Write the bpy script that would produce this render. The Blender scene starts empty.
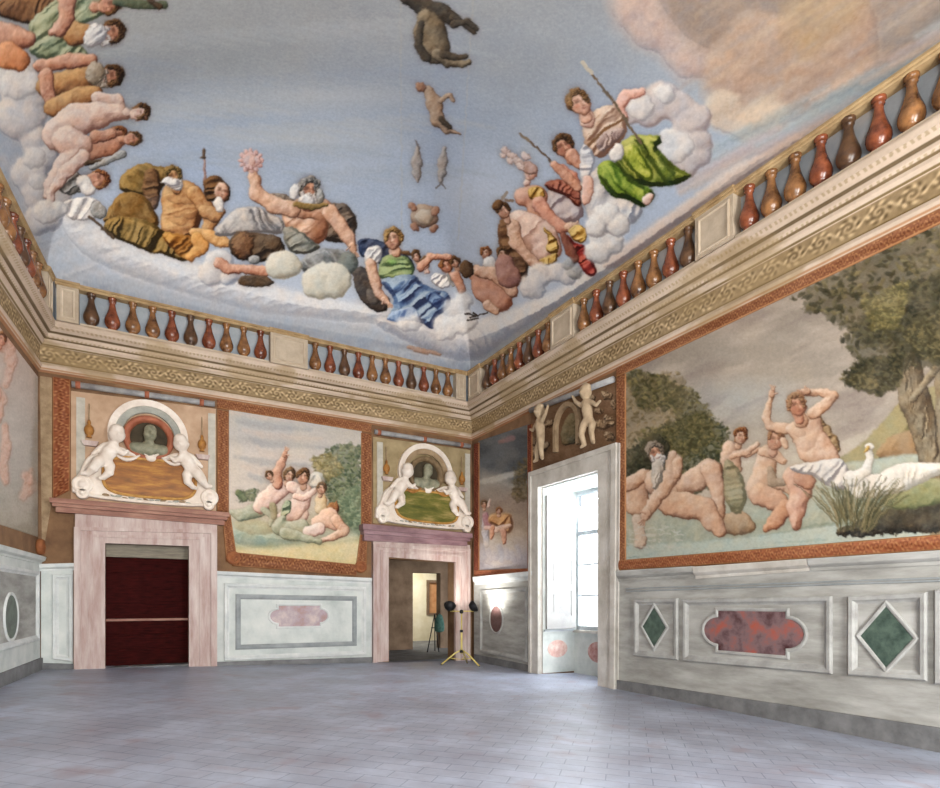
import bpy, bmesh, math, random
import numpy as np
from mathutils import Vector, Matrix

random.seed(7)
rng = np.random.default_rng(11)
scene = bpy.context.scene
C = scene.collection
PI = math.pi

# ------------------------------------------------------------------ camera and image coordinates
# A level camera stands at (0, 0, EYE); the photograph was measured against
# the wall planes with it, so a pixel turns into a point of a real wall.
FPX, PCX, PCY, YAW, EYE = 581.0, 470.0, 603.0, math.radians(29.7), 1.35
SY, CY = math.sin(YAW), math.cos(YAW)
XR, YB, XL, YF = 6.73, 11.7, -1.42, -2.6
LS = 0.10                                     # the left wall runs slightly outwards
def xl(y): return XL - LS * (YB - y)
def fz(x, y): return 0.085 - 0.03 * x + 0.012 * y      # floor plane tilted to follow the wall base lines in image coordinates
def ray(px, py):
    a = (px - PCX) / FPX; b = (PCY - py) / FPX
    return np.array([SY + a * CY, CY - a * SY, b])
def project(P):
    P = np.asarray(P, float)
    d = P[..., 0] * SY + P[..., 1] * CY
    d = np.where(d > 0.05, d, np.nan)
    return (PCX + FPX * (P[..., 0] * CY - P[..., 1] * SY) / d, PCY - FPX * (P[..., 2] - EYE) / d)
_ln = math.hypot(1, LS)
WALLS = {  # point on wall, inward normal, along direction
    'B': (np.array([0, YB, 0.]), np.array([0, -1., 0]), np.array([1., 0, 0])),
    'R': (np.array([XR, 0, 0.]), np.array([-1., 0, 0]), np.array([0, -1., 0])),
    'L': (np.array([XL, YB, 0.]), np.array([1 / _ln, -LS / _ln, 0]), np.array([LS / _ln, 1 / _ln, 0])),
}
def on(w, px, py, d=0.0):
    P, n, t = WALLS[w]; r = ray(px, py); o = np.array([0, 0, EYE])
    k = ((P + n * d - o) @ n) / (r @ n)
    return o + r * k
def uz(w, px, py, d=0.0):
    p = on(w, px, py, d); P, n, t = WALLS[w]
    return float((p - P) @ t), float(p[2])
def wp(w, u, z, d=0.0):
    P, n, t = WALLS[w]
    q = P + t * u + n * d
    return Vector((q[0], q[1], z))
def onfloor(px, py):
    r = ray(px, py); o = np.array([0, 0, EYE])
    k = (0.085 - EYE) / (r[2] + 0.03 * r[0] - 0.012 * r[1])
    return o + r * k

# ------------------------------------------------------------------ materials
def lin(c):
    c = np.asarray(c, float) / 255.0
    return np.where(c <= 0.04045, c / 12.92, ((c + 0.055) / 1.055) ** 2.4)
def rgba(c): return tuple(float(v) for v in lin(c)) + (1.0,)
def mat(name, c1, c2=None, rough=0.7, scale=3.0, bump=0.0, bscale=None, c3=None, metal=0.0, spec=0.3, stretch=(1, 1, 1), coords='Object', emit=None, rnd=0.0):
    m = bpy.data.materials.new(name); m.use_nodes = True
    nt = m.node_tree; N = nt.nodes; L = nt.links
    b = N['Principled BSDF']
    b.inputs['Roughness'].default_value = rough
    b.inputs['Metallic'].default_value = metal
    b.inputs['Specular IOR Level'].default_value = spec
    tc = N.new('ShaderNodeTexCoord'); mp = N.new('ShaderNodeMapping'); mp.inputs['Scale'].default_value = stretch
    L.new(tc.outputs[coords], mp.inputs['Vector'])
    if rnd:
        oi = N.new('ShaderNodeObjectInfo'); ad = N.new('ShaderNodeVectorMath'); ad.operation = 'SCALE'
        ad.inputs[0].default_value = (17, 9, 13); L.new(oi.outputs['Random'], ad.inputs['Scale']); L.new(ad.outputs[0], mp.inputs['Location'])
    nz = N.new('ShaderNodeTexNoise'); nz.inputs['Scale'].default_value = scale; nz.inputs['Detail'].default_value = 7; nz.inputs['Roughness'].default_value = 0.62
    L.new(mp.outputs[0], nz.inputs['Vector'])
    cr = N.new('ShaderNodeValToRGB'); cr.color_ramp.elements[0].position = 0.3; cr.color_ramp.elements[1].position = 0.7
    cr.color_ramp.elements[0].color = rgba(c1); cr.color_ramp.elements[1].color = rgba(c2 or c1)
    if c3:
        e = cr.color_ramp.elements.new(0.5); e.color = rgba(c3)
    L.new(nz.outputs['Fac'], cr.inputs['Fac']); L.new(cr.outputs['Color'], b.inputs['Base Color'])
    if bump:
        n2 = N.new('ShaderNodeTexNoise'); n2.inputs['Scale'].default_value = bscale or scale * 6; n2.inputs['Detail'].default_value = 6
        L.new(mp.outputs[0], n2.inputs['Vector'])
        bp = N.new('ShaderNodeBump'); bp.inputs['Strength'].default_value = bump; bp.inputs['Distance'].default_value = 0.02
        L.new(n2.outputs['Fac'], bp.inputs['Height']); L.new(bp.outputs['Normal'], b.inputs['Normal'])
    if emit:
        b.inputs['Emission Color'].default_value = rgba(emit[0]); b.inputs['Emission Strength'].default_value = emit[1]
    return m
def paint_mat(name, rough=0.85, bump=0.03):
    m = bpy.data.materials.new(name); m.use_nodes = True
    nt = m.node_tree; N = nt.nodes; L = nt.links; b = N['Principled BSDF']
    b.inputs['Roughness'].default_value = rough; b.inputs['Specular IOR Level'].default_value = 0.15
    a = N.new('ShaderNodeAttribute'); a.attribute_name = 'Paint'; a.attribute_type = 'GEOMETRY'
    tc = N.new('ShaderNodeTexCoord')
    nz = N.new('ShaderNodeTexNoise'); nz.inputs['Scale'].default_value = 22; nz.inputs['Detail'].default_value = 6
    L.new(tc.outputs['Object'], nz.inputs['Vector'])
    mx = N.new('ShaderNodeMix'); mx.data_type = 'RGBA'; mx.blend_type = 'MULTIPLY'; mx.inputs['Factor'].default_value = 1.0
    mr = N.new('ShaderNodeMapRange'); mr.inputs['From Min'].default_value = 0.3; mr.inputs['From Max'].default_value = 0.7; mr.inputs['To Min'].default_value = 0.95; mr.inputs['To Max'].default_value = 1.05
    L.new(nz.outputs['Fac'], mr.inputs['Value']); L.new(a.outputs['Color'], mx.inputs['A']); L.new(mr.outputs[0], mx.inputs['B'])
    L.new(mx.outputs['Result'], b.inputs['Base Color'])
    bp = N.new('ShaderNodeBump'); bp.inputs['Strength'].default_value = bump; bp.inputs['Distance'].default_value = 0.01
    L.new(nz.outputs['Fac'], bp.inputs['Height']); L.new(bp.outputs['Normal'], b.inputs['Normal'])
    return m
M = {}
M['paint'] = paint_mat('fresco_pigment')
M['plaster'] = mat('old_plaster', (178, 172, 160), (205, 202, 192), 0.9, 1.6, 0.2)
M['dado_white'] = mat('white_painted_plaster', (172, 180, 178), (212, 215, 211), 0.8, 2.2, 0.15, c3=(196, 202, 199))
M['dado_grey'] = mat('grey_painted_plaster', (128, 127, 122), (180, 180, 176), 0.85, 2.6, 0.2, c3=(156, 156, 151), stretch=(1, .5, 2.2))
M['dado_shadow_grey'] = mat('grey_shadow_paint', (122, 128, 130), (160, 165, 166), 0.85, 3, 0.1)  # inner moulding's shadow lines, put into its grey colour
M['dado_greyline'] = mat('pale_grey_moulding', (138, 138, 135), (176, 177, 174), 0.8, 4, 0.1)
M['dado_line'] = mat('cool_white_moulding', (186, 192, 192), (218, 220, 218), 0.75, 4, 0.1)
M['skirt'] = mat('worn_grey_skirting', (86, 87, 88), (128, 129, 130), 0.8, 3, 0.4)
M['stone_pink'] = mat('pink_veined_marble', (158, 128, 120), (206, 194, 188), 0.55, 3.4, 0.1, c3=(184, 164, 158), stretch=(2.2, 2.2, .35))
M['stone_red'] = mat('rose_marble', (116, 74, 60), (172, 132, 112), 0.5, 3.5, 0.1, c3=(146, 102, 86), stretch=(.6, .6, 2))
M['stone_plum'] = mat('plum_marble', (112, 82, 88), (160, 130, 134), 0.5, 3.5, 0.1, stretch=(.6, .6, 2))
M['stone_pale'] = mat('pale_travertine', (164, 158, 148), (206, 203, 196), 0.7, 2.6, 0.2, c3=(188, 184, 176))
M['cornice'] = mat('cream_stone', (172, 154, 132), (206, 192, 172), 0.8, 2.4, 0.2, c3=(190, 174, 152))
M['cornice_shade'] = mat('umber_line', (120, 100, 72), (160, 140, 108), 0.85, 4, 0.2)
M['rail'] = mat('ochre_stone', (140, 114, 78), (184, 158, 118), 0.75, 5, 0.2)
M['pedestal'] = mat('buff_stone', (164, 148, 128), (198, 183, 162), 0.8, 4, 0.2)
M['baluster_red'] = mat('oxblood_marble', (64, 25, 13), (152, 84, 54), 0.25, 7, 0.05, spec=0.6, rnd=1)
M['baluster_brown'] = mat('brown_marble', (64, 38, 22), (160, 112, 68), 0.25, 7, 0.05, spec=0.6, rnd=1)
M['baluster_dark'] = mat('dark_marble', (46, 30, 22), (112, 80, 54), 0.28, 7, 0.05, spec=0.5, rnd=1)
M['stucco'] = mat('white_stucco', (214, 200, 186), (238, 230, 220), 0.75, 6, 0.2)
M['stucco_grey'] = mat('grey_stucco', (168, 164, 152), (200, 196, 184), 0.75, 6, 0.2)
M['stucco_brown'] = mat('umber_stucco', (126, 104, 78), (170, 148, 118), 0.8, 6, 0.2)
M['bronze'] = mat('verdigris_bronze', (98, 100, 82), (164, 162, 138), 0.5, 8, 0.2)
M['niche_dark'] = mat('dark_niche', (46, 40, 30), (78, 68, 50), 0.8, 6, 0.1)
M['plaque_gold'] = mat('ochre_marble_plaque', (104, 62, 20), (186, 132, 52), 0.4, 5, 0.05, c3=(146, 92, 32), stretch=(.5, .5, 2.5))
M['plaque_green'] = mat('green_marble_plaque', (70, 78, 30), (166, 146, 92), 0.4, 4, 0.05, c3=(106, 104, 46), stretch=(.5, .5, 2))
M['gilt'] = mat('gilt_line', (150, 104, 44), (206, 160, 88), 0.5, 9, 0.1)
M['terracotta'] = mat('terracotta_paint', (122, 70, 42), (160, 102, 62), 0.7, 6, 0.15)
M['rod'] = mat('grey_blue_rod', (122, 122, 124), (172, 172, 172), 0.6, 5, 0.1)
M['vase'] = mat('amber_lamp', (132, 84, 38), (184, 132, 66), 0.5, 9, 0.1)
M['marble_red'] = mat('red_breccia', (70, 40, 42), (166, 84, 66), 0.35, 4.5, 0.05, c3=(120, 98, 100))
M['marble_pink'] = mat('rosy_marble', (156, 122, 114), (204, 186, 180), 0.4, 4, 0.05, c3=(168, 152, 158))
M['marble_green'] = mat('serpentine', (46, 62, 56), (92, 110, 98), 0.35, 9, 0.05)
M['porphyry'] = mat('porphyry', (80, 56, 54), (112, 90, 88), 0.35, 14, 0.05)
M['wood_dark'] = mat('dark_red_wood', (26, 4, 4), (62, 14, 12), 0.8, 4, 0.25, stretch=(1.2, 1, 9), spec=0.08)
M['wood_pale'] = mat('pale_grey_wood', (110, 104, 92), (150, 142, 126), 0.7, 4, 0.2, stretch=(1, 1, 8))
M['shutter'] = mat('white_painted_wood', (150, 149, 147), (170, 169, 167), 0.6, 3, 0.1)
M['win_frame'] = mat('grey_painted_timber', (150, 158, 164), (182, 188, 192), 0.6, 3, 0.1)
M['room2'] = mat('brown_room_plaster', (92, 74, 58), (138, 116, 96), 0.9, 2.0, 0.2)
M['room3'] = mat('cream_room_plaster', (206, 196, 164), (230, 224, 204), 0.9, 2.0, 0.2)
M['yellow'] = mat('yellow_enamel', (196, 176, 92), (222, 206, 130), 0.4, 6)
M['black'] = mat('black_metal', (18, 18, 20), (36, 36, 40), 0.45, 6)
M['lampglass'] = mat('lit_lamp_glass', (255, 250, 235), (255, 250, 235), 0.3, 3, emit=((255, 246, 226), 14.0))
M['green_cloth'] = mat('green_bag_cloth', (52, 92, 84), (96, 134, 124), 0.9, 12, 0.3)
M['orange_panel'] = mat('amber_wood', (186, 128, 84), (216, 168, 124), 0.6, 4, 0.1)
M['glass'] = bpy.data.materials.new('window_glass'); M['glass'].use_nodes = True
_b = M['glass'].node_tree.nodes['Principled BSDF']; _b.inputs['Transmission Weight'].default_value = 1.0; _b.inputs['Roughness'].default_value = 0.0; _b.inputs['IOR'].default_value = 1.05

def floor_mat():
    m = bpy.data.materials.new('brick_floor'); m.use_nodes = True
    nt = m.node_tree; N = nt.nodes; L = nt.links; b = N['Principled BSDF']
    tc = N.new('ShaderNodeTexCoord'); mp = N.new('ShaderNodeMapping'); mp.inputs['Rotation'].default_value = (0, 0, math.radians(45))
    L.new(tc.outputs['Object'], mp.inputs['Vector'])
    br = N.new('ShaderNodeTexBrick'); br.inputs['Scale'].default_value = 1.0
    br.inputs['Brick Width'].default_value = 0.34; br.inputs['Row Height'].default_value = 0.17; br.inputs['Mortar Size'].default_value = 0.006; br.inputs['Mortar Smooth'].default_value = 0.4
    br.inputs['Color1'].default_value = rgba((142, 148, 164)); br.inputs['Color2'].default_value = rgba((152, 154, 168)); br.inputs['Mortar'].default_value = rgba((92, 96, 108))
    L.new(mp.outputs[0], br.inputs['Vector'])
    n1 = N.new('ShaderNodeTexNoise'); n1.inputs['Scale'].default_value = 1.3; n1.inputs['Detail'].default_value = 9; n1.inputs['Roughness'].default_value = 0.65
    L.new(tc.outputs['Object'], n1.inputs['Vector'])
    cr = N.new('ShaderNodeValToRGB'); cr.color_ramp.elements[0].position = 0.32; cr.color_ramp.elements[1].position = 0.68
    cr.color_ramp.elements[0].color = rgba((112, 110, 124)); cr.color_ramp.elements[1].color = rgba((188, 200, 220))
    e = cr.color_ramp.elements.new(0.5); e.color = rgba((148, 156, 174))
    L.new(n1.outputs['Fac'], cr.inputs['Fac'])
    mx = N.new('ShaderNodeMix'); mx.data_type = 'RGBA'; mx.inputs['Factor'].default_value = 0.5
    L.new(br.outputs['Color'], mx.inputs['A']); L.new(cr.outputs['Color'], mx.inputs['B'])
    n3 = N.new('ShaderNodeTexNoise'); n3.inputs['Scale'].default_value = 2.4; n3.inputs['Detail'].default_value = 6
    L.new(mp.outputs[0], n3.inputs['Vector'])
    r3 = N.new('ShaderNodeMapRange'); r3.inputs['From Min'].default_value = 0.58; r3.inputs['From Max'].default_value = 0.72; r3.inputs['To Max'].default_value = 0.5
    L.new(n3.outputs['Fac'], r3.inputs['Value'])
    m3 = N.new('ShaderNodeMix'); m3.data_type = 'RGBA'; m3.inputs['B'].default_value = rgba((142, 120, 124))
    L.new(r3.outputs[0], m3.inputs['Factor']); L.new(mx.outputs['Result'], m3.inputs['A'])
    L.new(m3.outputs['Result'], b.inputs['Base Color'])
    rr = N.new('ShaderNodeMapRange'); rr.inputs['To Min'].default_value = 0.3; rr.inputs['To Max'].default_value = 0.6
    L.new(n1.outputs['Fac'], rr.inputs['Value']); L.new(rr.outputs[0], b.inputs['Roughness'])
    b.inputs['Specular IOR Level'].default_value = 0.45
    bp = N.new('ShaderNodeBump'); bp.inputs['Strength'].default_value = 0.35; bp.inputs['Distance'].default_value = 0.006
    ma = N.new('ShaderNodeMath'); ma.operation = 'SUBTRACT'; L.new(n3.outputs['Fac'], ma.inputs[0]); L.new(br.outputs['Fac'], ma.inputs[1])
    L.new(ma.outputs[0], bp.inputs['Height']); L.new(bp.outputs['Normal'], b.inputs['Normal'])
    return m
M['floor'] = floor_mat()

# ------------------------------------------------------------------ object helpers
def link(o, parent=None):
    C.objects.link(o)
    if parent is not None:
        o.parent = parent
        o.matrix_parent_inverse = Matrix.Translation(-parent.location) if parent.type == 'EMPTY' and parent.parent is None else Matrix.Identity(4)
    return o
def mesh_obj(name, verts, faces, m, parent=None, smooth=False):
    me = bpy.data.meshes.new(name)
    me.from_pydata([tuple(v) for v in verts], [], faces); me.materials.append(m)
    bm = bmesh.new(); bm.from_mesh(me); bmesh.ops.recalc_face_normals(bm, faces=bm.faces); bm.to_mesh(me); bm.free()
    if smooth:
        me.polygons.foreach_set('use_smooth', [True] * len(me.polygons))
    o = bpy.data.objects.new(name, me)
    return link(o, parent)
def thing(name, label, cat, loc=(0, 0, 0), group=None):
    o = bpy.data.objects.new(name, None); o.empty_display_size = 0.2; o.location = loc; C.objects.link(o)
    o['label'] = label; o['category'] = cat
    if group: o['group'] = group
    return o
def struct(o): o['kind'] = 'structure'; return o

class MB:
    """collects verts / faces of one part"""
    def __init__(s): s.v = []; s.f = []
    def add(s, v, f):
        n = len(s.v); s.v += [Vector(p) for p in v]; s.f += [tuple(i + n for i in q) for q in f]; return s
    def prism(s, front, back):
        n = len(front); return s.add(list(front) + list(back), [tuple(range(n)), tuple(range(2 * n - 1, n - 1, -1))] + [(i, i + n, (i + 1) % n + n, (i + 1) % n) for i in range(n)])
    def box(s, a, b):
        x0, y0, z0 = a; x1, y1, z1 = b
        return s.prism([(x0, y0, z0), (x1, y0, z0), (x1, y1, z0), (x0, y1, z0)], [(x0, y0, z1), (x1, y0, z1), (x1, y1, z1), (x0, y1, z1)])
    def tube(s, pts, r, k=10, cap=True):
        pts = [Vector(p) for p in pts]; rs = r if isinstance(r, (list, tuple)) else [r] * len(pts)
        v = []; f = []
        for i, p in enumerate(pts):
            t = (pts[min(i + 1, len(pts) - 1)] - pts[max(i - 1, 0)]).normalized()
            a = t.orthogonal().normalized() if i == 0 else (pa - t * pa.dot(t)).normalized()
            pa = a; b = t.cross(a)
            v += [p + (a * math.cos(2 * PI * j / k) + b * math.sin(2 * PI * j / k)) * rs[i] for j in range(k)]
        for i in range(len(pts) - 1):
            f += [(i * k + j, i * k + (j + 1) % k, (i + 1) * k + (j + 1) % k, (i + 1) * k + j) for j in range(k)]
        if cap: f += [tuple(range(k - 1, -1, -1)), tuple(range((len(pts) - 1) * k, len(pts) * k))]
        return s.add(v, f)
    def lathe(s, prof, c=(0, 0, 0), k=16, ax=None):
        c = Vector(c); ax = Vector(ax or (0, 0, 1)).normalized(); a = ax.orthogonal().normalized(); b = ax.cross(a)
        v = []; f = []
        for (r, h) in prof:
            v += [c + ax * h + (a * math.cos(2 * PI * j / k) + b * math.sin(2 * PI * j / k)) * r for j in range(k)]
        for i in range(len(prof) - 1):
            f += [(i * k + j, i * k + (j + 1) % k, (i + 1) * k + (j + 1) % k, (i + 1) * k + j) for j in range(k)]
        f += [tuple(range(k - 1, -1, -1)), tuple(range((len(prof) - 1) * k, len(prof) * k))]
        return s.add(v, f)
    def ball(s, c, r, ku=14, kv=9, rot=None):
        r = r if isinstance(r, (tuple, list)) else (r, r, r); c = Vector(c); v = []; f = []
        for i in range(kv + 1):
            th = PI * i / kv
            for j in range(ku):
                ph = 2 * PI * j / ku
                q = Vector((r[0] * math.sin(th) * math.cos(ph), r[1] * math.sin(th) * math.sin(ph), r[2] * math.cos(th)))
                if rot is not None: q = rot @ q
                v.append(c + q)
        for i in range(kv):
            f += [(i * ku + j, i * ku + (j + 1) % ku, (i + 1) * ku + (j + 1) % ku, (i + 1) * ku + j) for j in range(ku)]
        return s.add(v, f)
    def obj(s, name, m, parent=None, smooth=False): return mesh_obj(name, s.v, s.f, m, parent, smooth)

def wpoly(w, pts, d): return [wp(w, u, z, d) for u, z in pts]
def pxpoly(w, pts, d=0.0): return [uz(w, x, y, d) for x, y in pts]
def slab(w, pts, d1, d0=0.001): return MB().prism(wpoly(w, pts, d1), wpoly(w, pts, d0))      # pts in (u, z)
def area2(p): return sum(p[i][0] * p[(i + 1) % len(p)][1] - p[(i + 1) % len(p)][0] * p[i][1] for i in range(len(p)))
def inset(pts, t):
    n = len(pts); sgn = 1 if area2(pts) > 0 else -1; out = []
    for i in range(n):
        a, b, c = (np.array(pts[i - 1]), np.array(pts[i]), np.array(pts[(i + 1) % n]))
        e1 = (b - a) / (np.linalg.norm(b - a) + 1e-9); e2 = (c - b) / (np.linalg.norm(c - b) + 1e-9)
        n1 = np.array([-e1[1], e1[0]]) * sgn; n2 = np.array([-e2[1], e2[0]]) * sgn
        bis = n1 + n2; k = t / max(0.25, (bis @ n1)); out.append(tuple(b + bis * k))
    return out
def ring(w, pts, prof, mb=None):
    """moulded frame: prof = [(inset, projection) ...] from the outside edge inwards"""
    mb = mb or MB(); n = len(pts); v = []; f = []
    for t, d in prof: v += wpoly(w, inset(pts, t), d)
    for i in range(len(prof) - 1):
        f += [(i * n + j, i * n + (j + 1) % n, (i + 1) * n + (j + 1) % n, (i + 1) * n + j) for j in range(n)]
    return mb.add(v, f)
def ellipse(cu, cz, ru, rz, k=36, a0=0, a1=2 * PI):
    full = abs(a1 - a0 - 2 * PI) < 1e-6
    return [(cu + ru * math.cos(a0 + (a1 - a0) * i / (k if full else k - 1)), cz + rz * math.sin(a0 + (a1 - a0) * i / (k if full else k - 1))) for i in range(k)]
def cut_wall(w, outline, holes, name, m, thick=0.35):
    """wall slab with openings: cells of a grid in (u, z), each kept unless it lies in an opening"""
    us = sorted({outline[0], outline[2]} | {h[0] for h in holes} | {h[2] for h in holes})
    zs = sorted({outline[1], outline[3]} | {h[1] for h in holes} | {h[3] for h in holes})
    bm = bmesh.new(); vd = {}
    def V(u, z, d):
        k = (round(u, 5), round(z, 5), d)
        if k not in vd: vd[k] = bm.verts.new(wp(w, u, z, d))
        return vd[k]
    inh = lambda u, z: any(h[0] < u < h[2] and h[1] < z < h[3] for h in holes)
    cell = lambda i, j: 0 <= i < len(us) - 1 and 0 <= j < len(zs) - 1 and not inh((us[i] + us[i + 1]) / 2, (zs[j] + zs[j + 1]) / 2)
    for i in range(len(us) - 1):
        for j in range(len(zs) - 1):
            if not cell(i, j): continue
            u0, u1, z0, z1 = us[i], us[i + 1], zs[j], zs[j + 1]
            for d in (0.0, -thick): bm.faces.new([V(u0, z0, d), V(u1, z0, d), V(u1, z1, d), V(u0, z1, d)])
            for (di, dj, a, b) in ((-1, 0, (u0, z0), (u0, z1)), (1, 0, (u1, z0), (u1, z1)), (0, -1, (u0, z0), (u1, z0)), (0, 1, (u0, z1), (u1, z1))):
                if not cell(i + di, j + dj):
                    bm.faces.new([V(*a, 0.0), V(*b, 0.0), V(*b, -thick), V(*a, -thick)])
    bmesh.ops.recalc_face_normals(bm, faces=bm.faces)
    me = bpy.data.meshes.new(name); bm.to_mesh(me); bm.free(); me.materials.append(m)
    return struct(link(bpy.data.objects.new(name, me)))
# ------------------------------------------------------------------ fresco painting
_LAT = np.random.default_rng(5).random((64, 64))
def vnoise(x, y):
    xi = np.floor(x).astype(int); yi = np.floor(y).astype(int); fx = x - xi; fy = y - yi
    fx = fx * fx * (3 - 2 * fx); fy = fy * fy * (3 - 2 * fy)
    a = _LAT[yi & 63, xi & 63]; b = _LAT[yi & 63, (xi + 1) & 63]; c = _LAT[(yi + 1) & 63, xi & 63]; d = _LAT[(yi + 1) & 63, (xi + 1) & 63]
    return (a * (1 - fx) + b * fx) * (1 - fy) + (c * (1 - fx) + d * fx) * fy
def fbm(x, y, o=4):
    s = 0.0; a = 0.5; t = 0.0
    for i in range(o):
        s = s + a * vnoise(x * 2 ** i + 17.3 * i, y * 2 ** i + 5.1 * i); t += a; a *= 0.55
    return s / t
SKIN = ((98, 54, 36), (196, 144, 114), (240, 206, 180))
PALE = ((140, 92, 78), (218, 178, 160), (246, 226, 212))
TAN = ((72, 38, 18), (170, 112, 64), (222, 176, 118))
RUDDY = ((92, 44, 30), (186, 122, 94), (232, 184, 156))
GREY = ((58, 58, 58), (124, 122, 118), (190, 188, 184))
WHITE = ((138, 134, 138), (204, 200, 198), (242, 238, 232))
CLOUD = ((128, 130, 142), (190, 186, 188), (228, 222, 216))
CLOUDB = ((104, 114, 132), (158, 162, 174), (206, 206, 210))
CLOUDP = ((136, 112, 108), (182, 154, 144), (216, 190, 176))
OLIVE = ((44, 32, 12), (110, 84, 36), (176, 140, 76))
GREEN = ((28, 40, 8), (104, 120, 34), (198, 196, 96))
BLUE = ((32, 44, 82), (84, 112, 154), (160, 184, 206))
NAVY = ((12, 18, 38), (34, 44, 74), (70, 84, 116))
RED = ((74, 10, 10), (158, 36, 32), (206, 92, 76))
GOLD = ((92, 56, 12), (186, 136, 50), (234, 200, 118))
DARK = ((24, 16, 10), (66, 48, 34), (112, 88, 64))
BROWN = ((40, 22, 12), (98, 62, 38), (152, 108, 70))
HAIRB = ((36, 20, 10), (84, 52, 28), (140, 96, 54))
HAIRR = ((66, 26, 12), (138, 74, 36), (190, 126, 70))
SAGE = ((70, 84, 60), (134, 146, 112), (190, 196, 160))
class Canvas:
    def __init__(s, x0, y0, x1, y1, S):
        s.b = (x0, y0, x1, y1); s.S = S; s.w = int((x1 - x0) * S); s.h = int((y1 - y0) * S)
        s.A = np.zeros((s.h, s.w, 3), np.float32); s.og = (0, 0, 1.0); s.n = 0; s.relief = .46; s.halo = .11; s.mus = 1.0; s.L = np.array([-0.45, -0.55, 0.70])
        s.Y, s.X = np.mgrid[0:s.h, 0:s.w].astype(np.float32); s.X = s.X / S + x0; s.Y = s.Y / S + y0
    def org(s, ox, oy, k): s.og = (ox, oy, k); return s
    def p(s, pts):
        ox, oy, k = s.og; return np.array([(ox + a[0] / k, oy + a[1] / k) for a in pts], float)
    def sub(s, lo, hi, pad):
        x0, y0 = s.b[:2]
        i0 = max(0, int((lo[0] - pad - x0) * s.S)); i1 = min(s.w, int((hi[0] + pad - x0) * s.S) + 1)
        j0 = max(0, int((lo[1] - pad - y0) * s.S)); j1 = min(s.h, int((hi[1] + pad - y0) * s.S) + 1)
        return None if i1 - i0 < 3 or j1 - j0 < 3 else (slice(j0, j1), slice(i0, i1))
    def comp(s, sl, a, col):
        s.A[sl] = s.A[sl] * (1 - a[..., None]) + np.asarray(col, np.float32) * a[..., None]
    def form(s, sl, sd, R, pal, soft=1.1, alpha=1.0, fold=None, rough=0.12, bias=0.0, outline=0.14, wav=0.09, musc=0.16, rel=1.0):
        """paint a rounded form whose outline is the zero line of sd"""
        s.n += 1; X, Y = s.X[sl], s.Y[sl]; o = s.n * 7.31; R = max(R, .8)
        if wav: sd = sd + wav * min(R, 9) * (vnoise(X * .9 / R + o, Y * .9 / R) - .5) * 2.4
        dep = np.clip(-sd / R, 0, 1); h = np.sqrt(np.clip(1 - (1 - dep) ** 2, 0, 1)) * R * s.relief * rel
        if musc: musc = musc * s.mus; Rm = min(R, 16); h = h + musc * Rm * (vnoise(X * 1.5 / Rm + o, Y * 1.5 / Rm + o) + .35 * vnoise(X * 3.6 / Rm + o, Y * 3.1 / Rm) - .67) * np.clip(dep * 2.5, 0, 1)
        if fold is not None:
            ang, per, amp = fold; ca, sa = math.cos(ang), math.sin(ang)
            wx = X + per * .7 * (fbm(X * .5 / per + o, Y * .5 / per, 2) - .5) * 2
            u = wx * ca + Y * sa; v = -wx * sa + Y * ca
            wv = vnoise(u / per * 1.5 + o, v / per * 0.16 + o); w2 = vnoise(u / per * 3.3 + o + 9, v / per * .3 + o); rd = 1 - np.abs(2 * wv - 1) * 1.6 + .35 * w2
            h = h + amp * per * (.40 * wv + .42 * rd) * np.clip(dep * 3, 0.2, 1)
        gy, gx = np.gradient(h, 1.0 / s.S)
        nn = np.sqrt(gx * gx + gy * gy + 1); lam = (-gx * s.L[0] - gy * s.L[1] + s.L[2]) / nn
        v = np.clip((lam - .22) / .74 + .05 + bias + rough * (fbm(X * 0.3 + o, Y * 0.3 + o, 3) - 0.5) * 2 + rough * 1.5 * (fbm(X * .55 + Y * .5 + o, (Y - X) * .16 + o, 3) - 0.5), 0, 1)
        pal = np.asarray(pal, np.float32); g = pal.mean(1, keepdims=True); pal = pal * .86 + (g * .5 + np.array((74, 68, 58)) * (g / 70.) * .5) * .14
        k = v[..., None]
        col = np.where(k < 0.5, pal[0] * (1 - 2 * k) + pal[1] * 2 * k, pal[1] * (2 - 2 * k) + pal[2] * (2 * k - 1))
        hv = (fbm(X * .12 + o, Y * .12 + o, 2) - .5)[..., None] * 15; col = col + hv * np.array((1.0, .1, -.8), np.float32)
        if outline: col = col * (1 - outline * np.clip(1.5 - 1.3 * lam, 0, 1.4) * np.exp(-np.clip(-sd, 0, 9) / 0.9))[..., None]
        if outline > .12 and R > 2.5:
            ha = np.where(sd > -1, np.exp(-np.clip(sd, 0, 20) / 2.2), 0) * s.halo * alpha; s.A[sl] = s.A[sl] * (1 - ha[..., None] * np.array((.75, .9, 1.0), np.float32))
        sf = soft * (.6 + 1.3 * vnoise(X * .16 + o, Y * .16)) if outline else soft
        a = np.clip(0.5 - sd / sf, 0, 1); a = a * a * (3 - 2 * a) * alpha
        s.comp(sl, a, col)
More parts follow.
